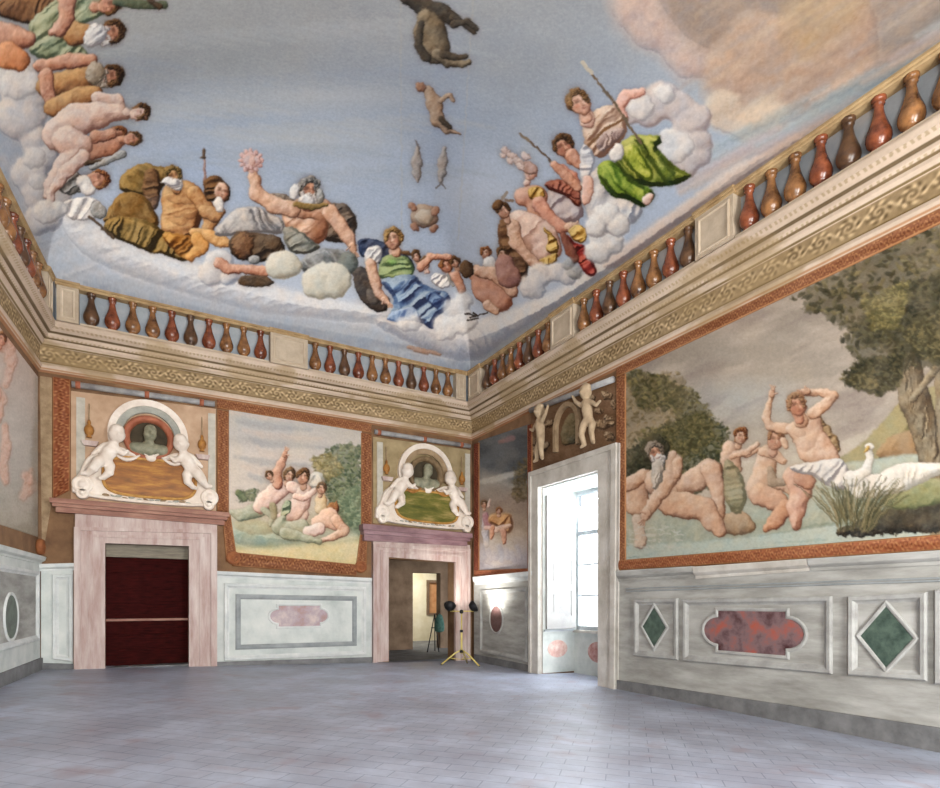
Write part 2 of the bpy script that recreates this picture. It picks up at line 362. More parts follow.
    def limb(s, pts, pal=SKIN, k=1.2, R=None, **kw):
        """a limb or trunk as a smooth chain of tapering capsules: (x, y, r) in crop units"""
        q = s.p(pts); r = np.array([a[2] for a in pts]) / s.og[2]
        sl = s.sub(q.min(0), q.max(0), r.max() + 3)
        if sl is None: return
        X, Y = s.X[sl], s.Y[sl]; sd = None
        if len(q) == 1: sd = np.hypot(X - q[0, 0], Y - q[0, 1]) - r[0]
        for i in range(len(q) - 1):
            d = q[i + 1] - q[i]; L2 = max(d @ d, 1e-6)
            t = np.clip(((X - q[i, 0]) * d[0] + (Y - q[i, 1]) * d[1]) / L2, 0, 1)
            e = np.hypot(X - q[i, 0] - t * d[0], Y - q[i, 1] - t * d[1]) - (r[i] + (r[i + 1] - r[i]) * t)
            if sd is None: sd = e
            else:
                hh = np.clip(0.5 + 0.5 * (e - sd) / k, 0, 1); sd = e * (1 - hh) + sd * hh - k * hh * (1 - hh)
        s.form(sl, sd, R / s.og[2] if R else max(r.max() * 0.95, 1.2), pal, **kw)
    def ell(s, x, y, rx, ry, ang=0.0, pal=SKIN, R=None, wob=0.0, **kw):
        q = s.p([(x, y)])[0]; rx /= s.og[2]; ry /= s.og[2]; m = max(rx, ry)
        sl = s.sub(q, q, m * 1.3 + 3)
        if sl is None: return
        ca, sa = math.cos(ang), math.sin(ang); dx, dy = s.X[sl] - q[0], s.Y[sl] - q[1]
        u = dx * ca + dy * sa; v = -dx * sa + dy * ca
        sd = (np.hypot(u / rx, v / ry) - 1) * min(rx, ry)
        if wob: sd = sd + wob * min(rx, ry) * (fbm(s.X[sl] * 2.2 / m + s.n, s.Y[sl] * 2.2 / m, 3) - 0.5) * 2
        s.form(sl, sd, R / s.og[2] if R else min(rx, ry), pal, **kw)
    def poly(s, pts, pal, R=14, smooth=2, wob=0.0, **kw):
        q = s.p(pts)
        for _ in range(smooth):                       # corner cutting
            n = np.roll(q, -1, 0); q = np.stack([q * .75 + n * .25, q * .25 + n * .75], 1).reshape(-1, 2)
        sl = s.sub(q.min(0), q.max(0), 4)
        if sl is None: return
        X, Y = s.X[sl], s.Y[sl]; best = np.full(X.shape, 1e9, np.float32); ins = np.zeros(X.shape, bool)
        for i in range(len(q)):
            a = q[i]; b = q[(i + 1) % len(q)]; d = b - a; L2 = max(d @ d, 1e-9)
            t = np.clip(((X - a[0]) * d[0] + (Y - a[1]) * d[1]) / L2, 0, 1)
            best = np.minimum(best, (X - a[0] - t * d[0]) ** 2 + (Y - a[1] - t * d[1]) ** 2)
            if a[1] != b[1]:
                c = ((a[1] > Y) != (b[1] > Y)) & (X < (b[0] - a[0]) * (Y - a[1]) / (b[1] - a[1]) + a[0]); ins ^= c
        sd = np.sqrt(best); sd = np.where(ins, -sd, sd)
        if wob: sd = sd + wob * (fbm(X * .22 + s.n, Y * .22, 3) - .5) * 2
        s.form(sl, sd, R / s.og[2], pal, **kw)
    def cloud(s, circles, pal=CLOUD, soft=2.5, alpha=0.95, wob=0.10, **kw):
        q = s.p([c[:2] for c in circles]); r = np.array([c[2] for c in circles]) / s.og[2]
        sl = s.sub((q - r[:, None]).min(0), (q + r[:, None]).max(0), 8)
        if sl is None: return
        X, Y = s.X[sl], s.Y[sl]; m = r.mean(); n1 = (fbm(X * 1.1 / m + s.n, Y * 1.1 / m, 2) - .5) * m * .45
        sd = None; k = m * .22
        for (x, y), rr in zip(q, r):
            e = np.hypot((X - x) / 1.08, (Y - y)) - rr
            if sd is None: sd = e
            else:
                hh = np.clip(.5 + .5 * (e - sd) / k, 0, 1); sd = e * (1 - hh) + sd * hh - k * hh * (1 - hh)
        s.form(sl, sd + n1, m * 1.05, pal, soft=soft * 1.5, alpha=alpha, outline=0, wav=.05, musc=.10, rough=.08, **kw)
    def line(s, pts, r, col, alpha=1.0, soft=0.8):
        s.limb([(x, y, r) for x, y in pts], (col, col, col), k=0.1, alpha=alpha, soft=soft, outline=0, rough=0.04, musc=0)
    def head(s, x, y, r, ang=0.0, turn=0.0, skin=SKIN, hair=HAIRB, beard=None, bald=False, long=False, back=False, neck=True):
        """a head of half-height r; ang leans it, turn -1..1 looks to one side"""
        ca, sa = math.cos(ang), math.sin(ang); q = s.og[2]
        P = lambda u, v: (x + r * (u * ca - v * sa), y + r * (u * sa + v * ca))
        if neck and not back:
            a = P(-.05 * turn, .5); b = P(-.2 * turn, 1.25); s.limb([(*a, r * .36), (*b, r * .44)], skin)
        if hair is not None:
            hx, hy = P(-0.24 * turn, -0.16); s.ell(hx, hy, r * .84, r * .94, ang, hair, wob=.2, fold=(ang + 1.2, r / q * .25, .8))
            if long:
                hx, hy = P(-0.5 * turn, 0.45); s.ell(hx, hy, r * .62, r * .85, ang, hair, wob=.18)
        if back: return
        hx, hy = P(0.1 * turn, 0.08); s.ell(hx, hy, r * .68, r * .92, ang, skin, R=r * .8, musc=.12)
        o = .30 * turn; dk = (84, 48, 34)
        c = P(-.42, .2); s.ell(c[0], c[1], r * .26, r * .62, ang, (skin[0], skin[0], skin[1]), soft=r / q * .5, alpha=.35, outline=0)
        for e in (-.30, .30):
            if abs(e + o) > .62: continue
            c = P(e + o, -.10); s.ell(c[0], c[1], r * .20, r * .12, ang, (dk, dk, skin[0]), soft=max(1.0, r / q * .14), alpha=.6, outline=0)
            a = P(e + o - .16, -.25); b = P(e + o + .16, -.25); s.line([a, b], r * .06, skin[0], .5, 1.2)
        a = P(o * 1.3 - .06, -.1); b = P(o * 1.6 - .04, .28); s.line([a, b], r * .08, (150, 94, 70), .5, 1.2)
        c = P(o * 1.5 + .07, .14); s.ell(c[0], c[1], r * .11, r * .2, ang, (skin[2],) * 3, soft=1.4, alpha=.6, outline=0)
        c = P(o * 1.4, .34); s.ell(c[0], c[1], r * .16, r * .07, ang, (skin[0],) * 3, soft=1.3, alpha=.45, outline=0)
        for e in (-.36, .4): c = P(e + o, .2); s.ell(c[0], c[1], r * .2, r * .17, ang, ((196, 108, 86),) * 3, soft=2, alpha=.3, outline=0)
        if beard is not None:
            c = P(o * 1.1, .80); s.ell(c[0], c[1], r * .55, r * .56, ang, beard, wob=.3, fold=(ang + 1.5, r / q * .22, .9))
            for e in (-.5, .5): c = P(o * .6 + e, .45); s.ell(c[0], c[1], r * .2, r * .4, ang, beard, wob=.3, fold=(ang + 1.5, r / q * .2, .8))
        c = P(o * 1.1, .52); s.ell(c[0], c[1], r * .17, r * .055, ang, ((128, 56, 46),) * 3, soft=1.3, alpha=.6, outline=0)
        if hair is not None and not bald:
            rg = np.random.default_rng(int(abs(x * 7 + y * 3)) + 1)
            for i in range(9):
                t = -PI * (.02 + .12 * i) + .15; rr = .80 + .06 * rg.normal(); c = P(-.22 * turn + .82 * rr * math.cos(t), .04 + rr * math.sin(t)); d = rg.random() * .35
                hp = [np.asarray(h) * (1 - d * .5) for h in hair]; s.ell(c[0], c[1], r * (.24 + .08 * rg.random()), r * (.17 + .06 * rg.random()), ang + t + 1.6, hp, wob=.35, fold=(ang + t, r / q * .16, .8))
    def hand(s, x, y, r, ang, pal=SKIN, spread=.28):
        s.limb([(x, y, r * .5), (x + math.cos(ang) * r * .6, y + math.sin(ang) * r * .6, r * .48)], pal)
        for i, t in enumerate((-1.5, -.5, .5, 1.5)):
            a = ang + t * spread; x1 = x + math.cos(ang) * r * .6 + math.cos(a) * r * .35; y1 = y + math.sin(ang) * r * .6 + math.sin(a) * r * .35
            s.limb([(x1, y1, r * .15), (x1 + math.cos(a) * r * .75, y1 + math.sin(a) * r * .75, r * .11)], pal, outline=.1)
        a = ang + 1.2; s.limb([(x + math.cos(a) * r * .3, y + math.sin(a) * r * .3, r * .15), (x + math.cos(a) * r * .9, y + math.sin(a) * r * .9, r * .12)], pal, outline=.1)
    def leaves(s, poly, n, r, pal, seed=0, ang=None, alpha=.9):
        """leaf dabs scattered over a polygon"""
        q = np.array(poly, float); rg = np.random.default_rng(seed + 3); lo, hi = q.min(0), q.max(0); k = 0; it = 0
        n = int(n * 2.6); a0 = np.asarray(pal[0]) * .45 + np.asarray(pal[1]) * .55
        og = s.og; s.og = (0, 0, 1.0); s.poly(poly, (a0 * .8, a0, a0 * 1.15), R=9, smooth=1, wob=7, soft=5, alpha=.55, outline=0, rough=.3); s.og = og
        while k < n and it < n * 20:
            it += 1; x, y = lo + (hi - lo) * rg.random(2); c = False
            for i in range(len(q)):
                a, b = q[i], q[(i + 1) % len(q)]
                if (a[1] > y) != (b[1] > y) and x < (b[0] - a[0]) * (y - a[1]) / (b[1] - a[1]) + a[0]: c = not c
            if not c: continue
            k += 1; t = rg.random(); rr = r * .44 * (.6 + .8 * rg.random()); an = (ang if ang is not None else 0) + rg.normal() * .8
            col = np.asarray(pal[0]) * (1 - t) + np.asarray(pal[2]) * t if t > .5 else np.asarray(pal[0]) * (1 - t) + np.asarray(pal[1]) * t
            s.ell(x, y, rr, rr * .5, an, (col * .8, col, col * 1.1), soft=1.3, alpha=alpha * .75, outline=0, rough=.03, musc=0)
    def wash(s, amount=0.10, freq=0.05, tint=(210, 196, 176), seed=0.):
        """age of the plaster: mottled pale patches over the whole painting"""
        dx = (vnoise(s.X * .26 + seed, s.Y * .26) - .5) * 1.7 + (vnoise(s.X * .9, s.Y * .9 + seed) - .5) * .7; dy = (vnoise(s.X * .26 + 31, s.Y * .26 + seed) - .5) * 1.7 + (vnoise(s.X * .9 + 9, s.Y * .9 + 77) - .5) * .7
        w = 1.0 if s.S < 2.5 else .7; s.A = s.sample(s.X + dx * w, s.Y + dy * w).astype(np.float32)       # loose brush edges
        n = fbm(s.X * freq + seed, s.Y * freq + seed, 5); a = np.clip((n - .45) * 3, 0, 1) * amount
        s.comp((slice(None), slice(None)), a.astype(np.float32), tint)
        f = (fbm(s.X * .7 + s.Y * .3 + seed, s.Y * 1.3 - s.X * .4, 3) - .5) * 20
        s.A += f[..., None]
    def grad(s, stops, noise=8, freq=(.03, .06), axis=1):
        """vertical wash of colours with drifting brush work"""
        Y = (s.Y if axis else s.X) + (fbm(s.X * .02, s.Y * .03, 3) - .5) * 40
        ys = [a for a, _ in stops]
        for c in range(3): s.A[..., c] = np.interp(Y, ys, [b[c] for _, b in stops])
        f = (fbm(s.X * freq[0], s.Y * freq[1], 5) - .5) * 2 * noise; s.A += f[..., None]
    def sample(s, px, py):
        px = np.nan_to_num(px, nan=-1e4); py = np.nan_to_num(py, nan=-1e4)
        i = np.clip((px - s.b[0]) * s.S, 0, s.w - 1.001); j = np.clip((py - s.b[1]) * s.S, 0, s.h - 1.001)
        i0 = i.astype(int); j0 = j.astype(int); fi = (i - i0)[..., None]; fj = (j - j0)[..., None]
        A = s.A
        return (A[j0, i0] * (1 - fi) + A[j0, i0 + 1] * fi) * (1 - fj) + (A[j0 + 1, i0] * (1 - fi) + A[j0 + 1, i0 + 1] * fi) * fj
def grid_mesh(name, P, col, m, parent=None):
    """(rows, cols, 3) points + sRGB colours -> one smooth mesh with the pigment as a colour attribute"""
    h, w = P.shape[:2]; me = bpy.data.meshes.new(name); nv = h * w; nf = (h - 1) * (w - 1)
    me.vertices.add(nv); me.vertices.foreach_set('co', P.astype(np.float32).ravel())
    i = np.arange(nv).reshape(h, w); q = np.stack([i[:-1, :-1], i[:-1, 1:], i[1:, 1:], i[1:, :-1]], -1).reshape(-1)
    me.loops.add(nf * 4); me.loops.foreach_set('vertex_index', q.astype(np.int32))
    me.polygons.add(nf); me.polygons.foreach_set('loop_start', np.arange(0, nf * 4, 4, dtype=np.int32))
    me.update(calc_edges=True); me.polygons.foreach_set('use_smooth', np.ones(nf, bool))
    at = me.color_attributes.new('Paint', 'FLOAT_COLOR', 'POINT')
    c = np.ones((nv, 4), np.float32); c[:, :3] = lin(np.clip(col, 3, 250)).reshape(-1, 3); at.data.foreach_set('color', c.ravel())
    me.materials.append(m); o = bpy.data.objects.new(name, me); return link(o, parent)
def wall_grid(w, corners, nu, nv, d):
    """grid over the quad corners (u, z): top-left, top-right, bottom-right, bottom-left"""
    a = np.linspace(0, 1, nu)[None, :, None]; b = np.linspace(0, 1, nv)[:, None, None]; q = np.array(corners, float)
    uzs = (q[0] * (1 - a) + q[1] * a) * (1 - b) + (q[3] * (1 - a) + q[2] * a) * b
    P, n, t = WALLS[w]
    pts = P[None, None] + uzs[..., :1] * t + n * d; pts = np.array(pts); pts[..., 2] = uzs[..., 1]
    return pts, uzs
def scroll_pat(u, v, base, hi, lo, period=.34, amp=1.0):
    """running leaf scroll along u (metres), v in 0..1 across the band"""
    t = u / period; i = np.floor(t); f = t - i - .5; sgn = np.where(i.astype(int) % 2 == 0, 1, -1)
    y = (v - .5) * sgn
    r = np.hypot(f * 1.05, y); a = np.arctan2(y, f)
    sp = np.cos(a * 1 + r * 26)
    leaf = np.cos(a * 7 + r * 9) * np.exp(-((r - .36) / .10) ** 2)
    stem = np.exp(-((y - .33 * np.cos(f * PI)) / .07) ** 2)
    e = np.clip(.55 * sp * np.exp(-(r / .42) ** 4) + .7 * leaf + .6 * stem + .5 * (fbm(u * 24, v * 7, 3) - .5), -1, 1) * amp
    b = np.asarray(base, float)
    return np.where(e[..., None] > 0, b + (np.asarray(hi) - b) * e[..., None], b + (np.asarray(lo) - b) * (-e[..., None]))
# ------------------------------------------------------------------ the paintings
def paint_ceiling():
    cv = Canvas(-140, -240, 1080, 470, 2); cv.relief = .42; cv.mus = .6; W = (slice(None), slice(None)); X, Y = cv.X, cv.Y
    cv.grad([(-240, (156, 158, 158)), (20, (156, 161, 166)), (120, (158, 170, 186)), (220, (166, 179, 198)), (330, (186, 193, 204)), (470, (178, 186, 195))], 10, (.012, .03))
    def patch(cx, cy, rx, ry, col, a, p=1.5):
        d = np.hypot((X - cx) / rx, (Y - cy) / ry); f = np.clip(1 - d, 0, 1) ** p * a * (0.6 + .8 * fbm(X * .03 + cx, Y * .03, 4)); cv.comp(W, np.clip(f, 0, 1), col)
    patch(130, 20, 260, 130, (168, 170, 168), .8); patch(230, 60, 160, 60, (146, 152, 156), .6); patch(560, 60, 130, 110, (140, 148, 158), .7)
    patch(440, 110, 50, 220, (134, 150, 178), .55); patch(200, 170, 120, 60, (150, 172, 206), .5); patch(330, 95, 220, 26, (186, 190, 192), .45); patch(300, 140, 200, 16, (190, 190, 184), .4)
    patch(480, 190, 90, 70, (196, 204, 216), .6); patch(600, 110, 80, 60, (150, 166, 194), .6)
    for xa, ya, xb, yb in ((399, -240, 402, 250), (488, -240, 458, 240)): cv.line([(xa, ya), (xb, yb)], .5, (176, 172, 162), .5, 1.5)
    # storm clouds over the window side
    cv.cloud([(668, 14, 46), (700, 40, 40), (640, 0, 30), (735, 60, 34)], CLOUDP, 14, .85, rel=.5)
    cv.cloud([(760, -10, 80), (800, 20, 80), (730, -60, 90), (860, -20, 90), (900, -90, 120), (760, -130, 120)], ((106, 96, 90), (136, 120, 110), (164, 146, 132)), 22, .9, rel=.4)
    cv.cloud([(770, 60, 48), (742, 76, 36), (800, 74, 46), (830, 40, 50), (760, 100, 34)], ((130, 102, 86), (166, 134, 114), (194, 168, 146)), 14, .85, rel=.5)
    cv.cloud([(816, 14, 28), (836, 0, 26), (806, 34, 20)], ((128, 100, 60), (160, 132, 88), (184, 160, 118)), 26, .5, rel=.4)
    cv.cloud([(726, 112, 20), (746, 124, 18), (768, 116, 20)], ((160, 138, 122), (198, 178, 158), (222, 206, 184)), 8, .85, rel=.6)
    for i in range(26):                                  # drifting streaks towards the rail
        t = i / 25; x0 = 700 + 260 * t + (i * 37 % 23); y0 = 170 - 150 * t + (i * 53 % 41) - 14
        c = ((152, 168, 176), (176, 160, 162), (190, 164, 148), (128, 144, 152))[i % 4]
        cv.limb([(x0 - 46, y0 + 24, 3), (x0, y0, 6), (x0 + 50, y0 - 30, 2)], (c, c, tuple(min(255, v + 20) for v in c)), soft=8, alpha=.55, outline=0)
    for i in range(70):
        x0 = 690 + (i * 61 % 260); y0 = -40 + (i * 47 % 190) * (1 - (x0 - 690) / 420); c = ((180, 156, 138), (136, 116, 104), (164, 138, 122), (154, 148, 148), (190, 170, 146))[i % 5]
        cv.limb([(x0 - 24, y0 + 16, 1.5), (x0, y0, 3.5), (x0 + 26, y0 - 18, 1)], (c, c, c), soft=5, alpha=.30, outline=0, musc=0)
    for i in range(60):
        x0 = 60 + (i * 97 % 420); y0 = 20 + (i * 43 % 170); c = ((176, 184, 194), (142, 156, 178), (186, 186, 180), (150, 160, 170))[i % 4]
        cv.limb([(x0 - 40, y0 - 5, 1.5), (x0, y0, 3.5), (x0 + 44, y0 + 8, 1)], (c, c, c), soft=6, alpha=.28, outline=0, musc=0)
    # cloud bank along the rail
    cv.poly([(-60, 60), (20, 40), (52, 150), (70, 210), (120, 240), (200, 275), (300, 300), (400, 320), (470, 330), (468, 400), (300, 360), (80, 330), (30, 280), (-60, 150)], ((128, 136, 150), (164, 170, 182), (188, 192, 198)), R=90, soft=16, alpha=.85, fold=(1.25, 16, .14), outline=0, musc=.04)
    cv.poly([(62, 200), (100, 226), (150, 250), (220, 268), (300, 292), (380, 306), (470, 322), (470, 336), (380, 322), (280, 318), (170, 290), (90, 262), (58, 226)], ((150, 152, 162), (200, 200, 204), (232, 230, 228)), R=40, soft=9, alpha=.8, fold=(1.3, 10, .22), outline=0, musc=.05)
    cv.poly([(80, 270), (200, 300), (330, 322), (440, 346), (440, 356), (300, 336), (160, 310), (80, 292)], ((118, 130, 148), (136, 148, 166), (160, 168, 182)), R=50, soft=10, alpha=.6, outline=0, musc=.05)
    cv.poly([(360, 318), (420, 312), (470, 322), (540, 300), (600, 262), (680, 205), (740, 160), (780, 150), (700, 214), (600, 282), (520, 336), (474, 366), (430, 352)], CLOUD, R=45, soft=9, alpha=.85, fold=(-.6, 12, .2), outline=0, musc=.05)
    cv.poly([(480, 356), (560, 306), (640, 250), (720, 190), (830, 120), (930, 50), (940, 62), (840, 136), (740, 206), (640, 276), (560, 330), (486, 372)], ((84, 96, 110), (120, 132, 144), (156, 162, 168)), R=30, soft=7, alpha=.7, outline=0, musc=.05)
    cv.poly([(600, 262), (680, 206), (740, 166), (800, 130), (810, 140), (740, 186), (660, 240), (610, 272)], CLOUDP, R=30, soft=8, alpha=.6, outline=0, musc=.05)
    # ---- elders on the side wall, seen lying on their side
    cv.org(0, 0, 3.58)
    cv.cloud([(60, 260, 70), (90, 330, 80), (70, 420, 85), (130, 500, 55), (150, 560, 60), (110, 620, 60), (140, 690, 60), (200, 720, 60), (160, 780, 60)], CLOUD, 3)
    cv.cloud([(60, 300, 60), (100, 300, 45), (120, 560, 40), (130, 650, 30)], WHITE, 4, .7)
    cv.poly([(-60, 0), (200, -20), (210, 40), (130, 100), (0, 60), (-60, 40)], BROWN, fold=(.3, 10, .6), R=30)
    cv.poly([(110, 70), (180, 10), (250, -30), (400, -30), (390, 50), (300, 80), (240, 130), (330, 190), (300, 215), (110, 210), (100, 130)], SAGE, fold=(.9, 8, .8), R=34)
    cv.limb([(270, 120, 46), (330, 120, 30)], TAN); cv.limb([(240, -20, 34), (240, 60, 26), (210, 110, 24), (185, 115, 16)], RUDDY)
    cv.limb([(-60, 110, 46), (30, 130, 48), (100, 140, 32)], RUDDY); cv.limb([(30, 200, 50), (70, 215, 40)], ((120, 60, 26), (206, 124, 74), (236, 170, 126)))
    cv.head(390, 20, 42, 1.4, .4, RUDDY, HAIRB); cv.head(400, 118, 50, 1.3, .5, RUDDY, HAIRB, WHITE); cv.ell(338, 130, 36, 46, .3, WHITE, wob=.2, fold=(1, 6, .6))
    cv.limb([(170, 310, 40), (260, 290, 48), (330, 270, 36)], TAN); cv.limb([(140, 235, 22), (240, 220, 28), (330, 215, 22)], RUDDY)
    cv.head(395, 275, 48, 1.4, .5, RUDDY, HAIRB, ((90, 80, 70), (150, 136, 120), (206, 196, 182))); cv.ell(340, 262, 32, 40, .2, ((90, 78, 64), (148, 130, 108), (200, 186, 166)), wob=.2)
    cv.limb([(165, 270, 26), (170, 330, 26), (195, 385, 22)], RUDDY); cv.limb([(190, 385, 34), (280, 350, 40), (340, 330, 26)], TAN)
    # pale seated woman, back turned
    cv.limb([(350, 350, 24), (420, 360, 22), (430, 400, 20)], PALE)
    cv.limb([(215, 480, 64), (270, 430, 60), (350, 410, 50), (420, 400, 30), (450, 410, 18)], PALE, k=3)
    cv.head(500, 405, 36, 1.5, .7, PALE, HAIRB)
    cv.head(420, 475, 34, 1.3, -.4, RUDDY, HAIRR); cv.limb([(330, 545, 30), (400, 520, 34), (430, 505, 20)], ((110, 60, 40), (188, 122, 92), (226, 170, 140)))
    cv.head(475, 498, 32, 1.5, .2, RUDDY, HAIRB); cv.limb([(340, 490, 24), (400, 480, 20)], RUDDY)
    cv.poly([(190, 640), (260, 600), (310, 640), (300, 690), (220, 700)], GREY, fold=(1, 8, .6))
    cv.limb([(240, 500, 54), (290, 520, 38), (230, 590, 32), (180, 660, 20), (168, 700, 14)], PALE, k=3); cv.limb([(300, 560, 26), (230, 620, 24), (180, 690, 14), (178, 735, 14)], PALE, k=2)
    cv.head(350, 645, 44, 1.5, .3, RUDDY, HAIRR); cv.limb([(300, 650, 26), (320, 680, 24)], WHITE)
    cv.limb([(310, 585, 9), (420, 565, 5)], DARK); cv.limb([(330, 600, 10), (440, 550, 14)], GREY)
    cv.poly([(215, 720), (300, 700), (370, 720), (350, 790), (240, 790)], WHITE, fold=(.6, 10, .5)); cv.poly([(330, 715), (390, 745), (370, 790), (320, 770)], GREY)
    cv.cloud([(165, 760, 45), (210, 745, 30)], WHITE, 3)
    # ---- two seated elders of the end wall, olive and golden drapery
    cv.org(80, 140, 5.63)
    cv.limb([(698, 60, 6), (704, 250, 8)], ((110, 70, 60), (150, 110, 100), (180, 150, 140))); cv.ell(696, 70, 10, 26, 0, DARK); cv.ell(694, 100, 16, 9, 0, DARK)
    cv.poly([(218, 240), (270, 150), (360, 130), (470, 145), (520, 170), (470, 260), (430, 330), (330, 310), (230, 290)], OLIVE, fold=(-.9, 10, 1.0), R=60)
    cv.poly([(360, 160), (440, 160), (460, 260), (430, 420), (350, 330)], BROWN, fold=(1.4, 8, .7), R=40, alpha=.85)
    cv.poly([(150, 420), (210, 300), (310, 290), (380, 330), (450, 440), (430, 500), (280, 470), (120, 470)], ((60, 38, 12), (124, 86, 36), (172, 132, 72)), fold=(-.7, 9, 1.0), R=60)
    cv.limb([(560, 480, 110), (580, 380, 108), (560, 320, 92), (610, 300, 66)], TAN, k=6, fold=(1.3, 9, .35))
    for x, y, rx, ry in ((540, 330, 60, 30), (600, 340, 46, 26), (550, 410, 40, 24), (610, 420, 40, 24), (560, 460, 40, 22)): cv.ell(x, y, rx, ry, .2, TAN, soft=3, alpha=.5, outline=.1)
    cv.limb([(640, 300, 46), (700, 370, 42), (740, 450, 36), (710, 520, 28)], TAN, k=3); cv.limb([(700, 400, 34), (760, 420, 40), (800, 400, 24)], TAN)
    cv.head(525, 205, 62, -.25, .2, TAN, OLIVE, WHITE); cv.ell(510, 238, 52, 30, .1, WHITE, wob=.25, fold=(0, 6, .7))
    cv.poly([(120, 460), (250, 420), (430, 470), (520, 560), (640, 560), (690, 640), (600, 690), (470, 650), (330, 610), (160, 540)], OLIVE, fold=(.45, 10, 1.1), R=50)
    cv.poly([(430, 520), (560, 520), (660, 560), (620, 680), (560, 660)], ((80, 40, 10), (160, 98, 32), (214, 158, 78)), fold=(.9, 9, 1.0), R=40)
    cv.limb([(640, 520, 26), (720, 540, 34), (800, 570, 36), (830, 580, 24)], ((120, 66, 24), (206, 142, 76), (238, 192, 128)))
    cv.limb([(660, 560, 40), (690, 600, 36), (620, 660, 26)], ((110, 60, 20), (196, 126, 56), (232, 176, 100)))
    cv.limb([(50, 430, 8), (190, 550, 8)], DARK)
    cv.poly([(690, 240), (740, 195), (810, 210), (855, 300), (830, 350), (720, 350), (700, 300)], HAIRB, fold=(1.3, 8, .8), R=40)
    cv.head(795, 290, 58, .2, .35, SKIN, None); cv.limb([(780, 350, 30), (790, 385, 24)], WHITE)
    cv.org(210, 140, 4.64)
    cv.poly([(10, 420), (90, 340), (180, 300), (270, 330), (350, 380), (340, 440), (220, 430), (120, 440), (40, 450)], ((96, 92, 94), (162, 156, 154), (214, 206, 198)), fold=(-.5, 10, 1.1), R=40)
    cv.poly([(80, 470), (130, 420), (230, 430), (310, 440), (360, 500), (330, 550), (220, 570), (110, 550)], DARK, fold=(1, 10, .8), R=40); cv.ell(150, 490, 52, 62, 0, BROWN, wob=.2); cv.ell(290, 480, 40, 40, 0, DARK, wob=.2)
    cv.cloud([(40, 570, 64), (0, 620, 60), (90, 620, 50)], CLOUD, 2.5); cv.limb([(40, 570, 26), (90, 600, 22), (160, 600, 20), (260, 610, 26)], RUDDY); cv.ell(205, 555, 26, 20, 0, GREY)
    cv.poly([(120, 640), (180, 620), (280, 640), (300, 672), (200, 690), (140, 670)], DARK, R=16, wob=1)
    # reclining man with raised wreath
    cv.poly([(500, 320), (560, 290), (640, 300), (690, 360), (680, 440), (600, 480), (520, 470)], ((34, 26, 22), (88, 72, 60), (140, 122, 106)), fold=(.9, 10, .8), R=50)
    cv.poly([(260, 260), (330, 240), (400, 280), (380, 350), (290, 350)], ((70, 58, 48), (120, 104, 90), (160, 146, 130)), fold=(.3, 8, .6))
    cv.limb([(400, 350, 64), (440, 380, 84), (480, 420, 66)], SKIN, k=6, fold=(.8, 12, .3)); cv.limb([(430, 320, 50), (520, 320, 46), (550, 335, 38)], SKIN, k=5)
    cv.ell(510, 400, 40, 60, .5, ((84, 42, 22), (140, 82, 52), (180, 120, 84)), soft=8, alpha=.75, outline=0)
    cv.limb([(380, 320, 40), (290, 300, 36), (215, 250, 32), (205, 180, 26), (195, 130, 22)], SKIN, k=4); cv.hand(193, 120, 34, -1.5, SKIN)
    for i in range(12): a = i * PI / 6; cv.ell(190 + 46 * math.cos(a), 95 + 42 * math.sin(a), 16, 11, a, ((150, 96, 92), (204, 158, 152), (230, 196, 190)))
    cv.ell(190, 96, 40, 36, 0, ((150, 96, 92), (204, 164, 160), (230, 200, 196)), wob=.3, alpha=.7)
    cv.limb([(555, 335, 38), (600, 390, 34), (640, 450, 28), (655, 480, 22)], SKIN, k=3); cv.hand(660, 490, 34, 1.3)
    cv.head(460, 232, 60, .1, .2, RUDDY, GREY, WHITE); cv.ell(450, 285, 46, 30, .1, WHITE, wob=.25, fold=(1, 7, .6)); cv.ell(392, 240, 22, 40, .3, WHITE, wob=.2); cv.ell(512, 262, 20, 36, 0, GREY, wob=.2)
    cv.limb([(400, 300, 12), (470, 312, 14), (540, 300, 10)], OLIVE)
    cv.poly([(330, 400), (390, 400), (480, 470), (520, 500), (440, 540), (360, 520)], ((60, 58, 50), (118, 116, 104), (170, 166, 152)), fold=(1.1, 9, 1.0), R=36)
    cv.poly([(400, 560), (500, 500), (600, 510), (690, 540), (680, 620), (560, 640), (430, 620)], ((66, 68, 68), (124, 126, 126), (176, 178, 178)), fold=(2.2, 12, 1.1), R=40)
    cv.ell(640, 570, 50, 56, 0, ((50, 56, 52), (92, 100, 94), (130, 138, 130)), wob=.1, alpha=.8)
    C2 = ((132, 126, 112), (192, 188, 172), (222, 218, 204))
    cv.cloud([(345, 580, 74), (320, 590, 56)], C2, 1.5, 1, .08); cv.cloud([(500, 660, 76), (570, 650, 80), (530, 630, 60)], C2, 1.5, 1, .08)
    # ---- woman in blue
    cv.org(340, 190, 5.22)
    cv.poly([(60, 440), (100, 390), (150, 420), (210, 540), (270, 570), (240, 650), (150, 620), (80, 540)], ((16, 12, 12), (44, 36, 34), (96, 84, 76)), R=30); cv.ell(170, 560, 30, 50, -.5, ((40, 34, 30), (92, 80, 72), (140, 126, 112)), alpha=.7)
    cv.poly([(90, 260), (150, 245), (230, 270), (300, 300), (380, 370), (390, 440), (300, 420), (130, 360), (95, 320)], NAVY, fold=(.6, 10, .6), R=30)
    for x, y, r, p, h in ((395, 345, 30, SKIN, HAIRB), (440, 385, 34, PALE, HAIRB), (555, 395, 40, RUDDY, HAIRR), (600, 380, 30, SKIN, HAIRB)): cv.head(x, y, r, -.3, -.2, p, h)
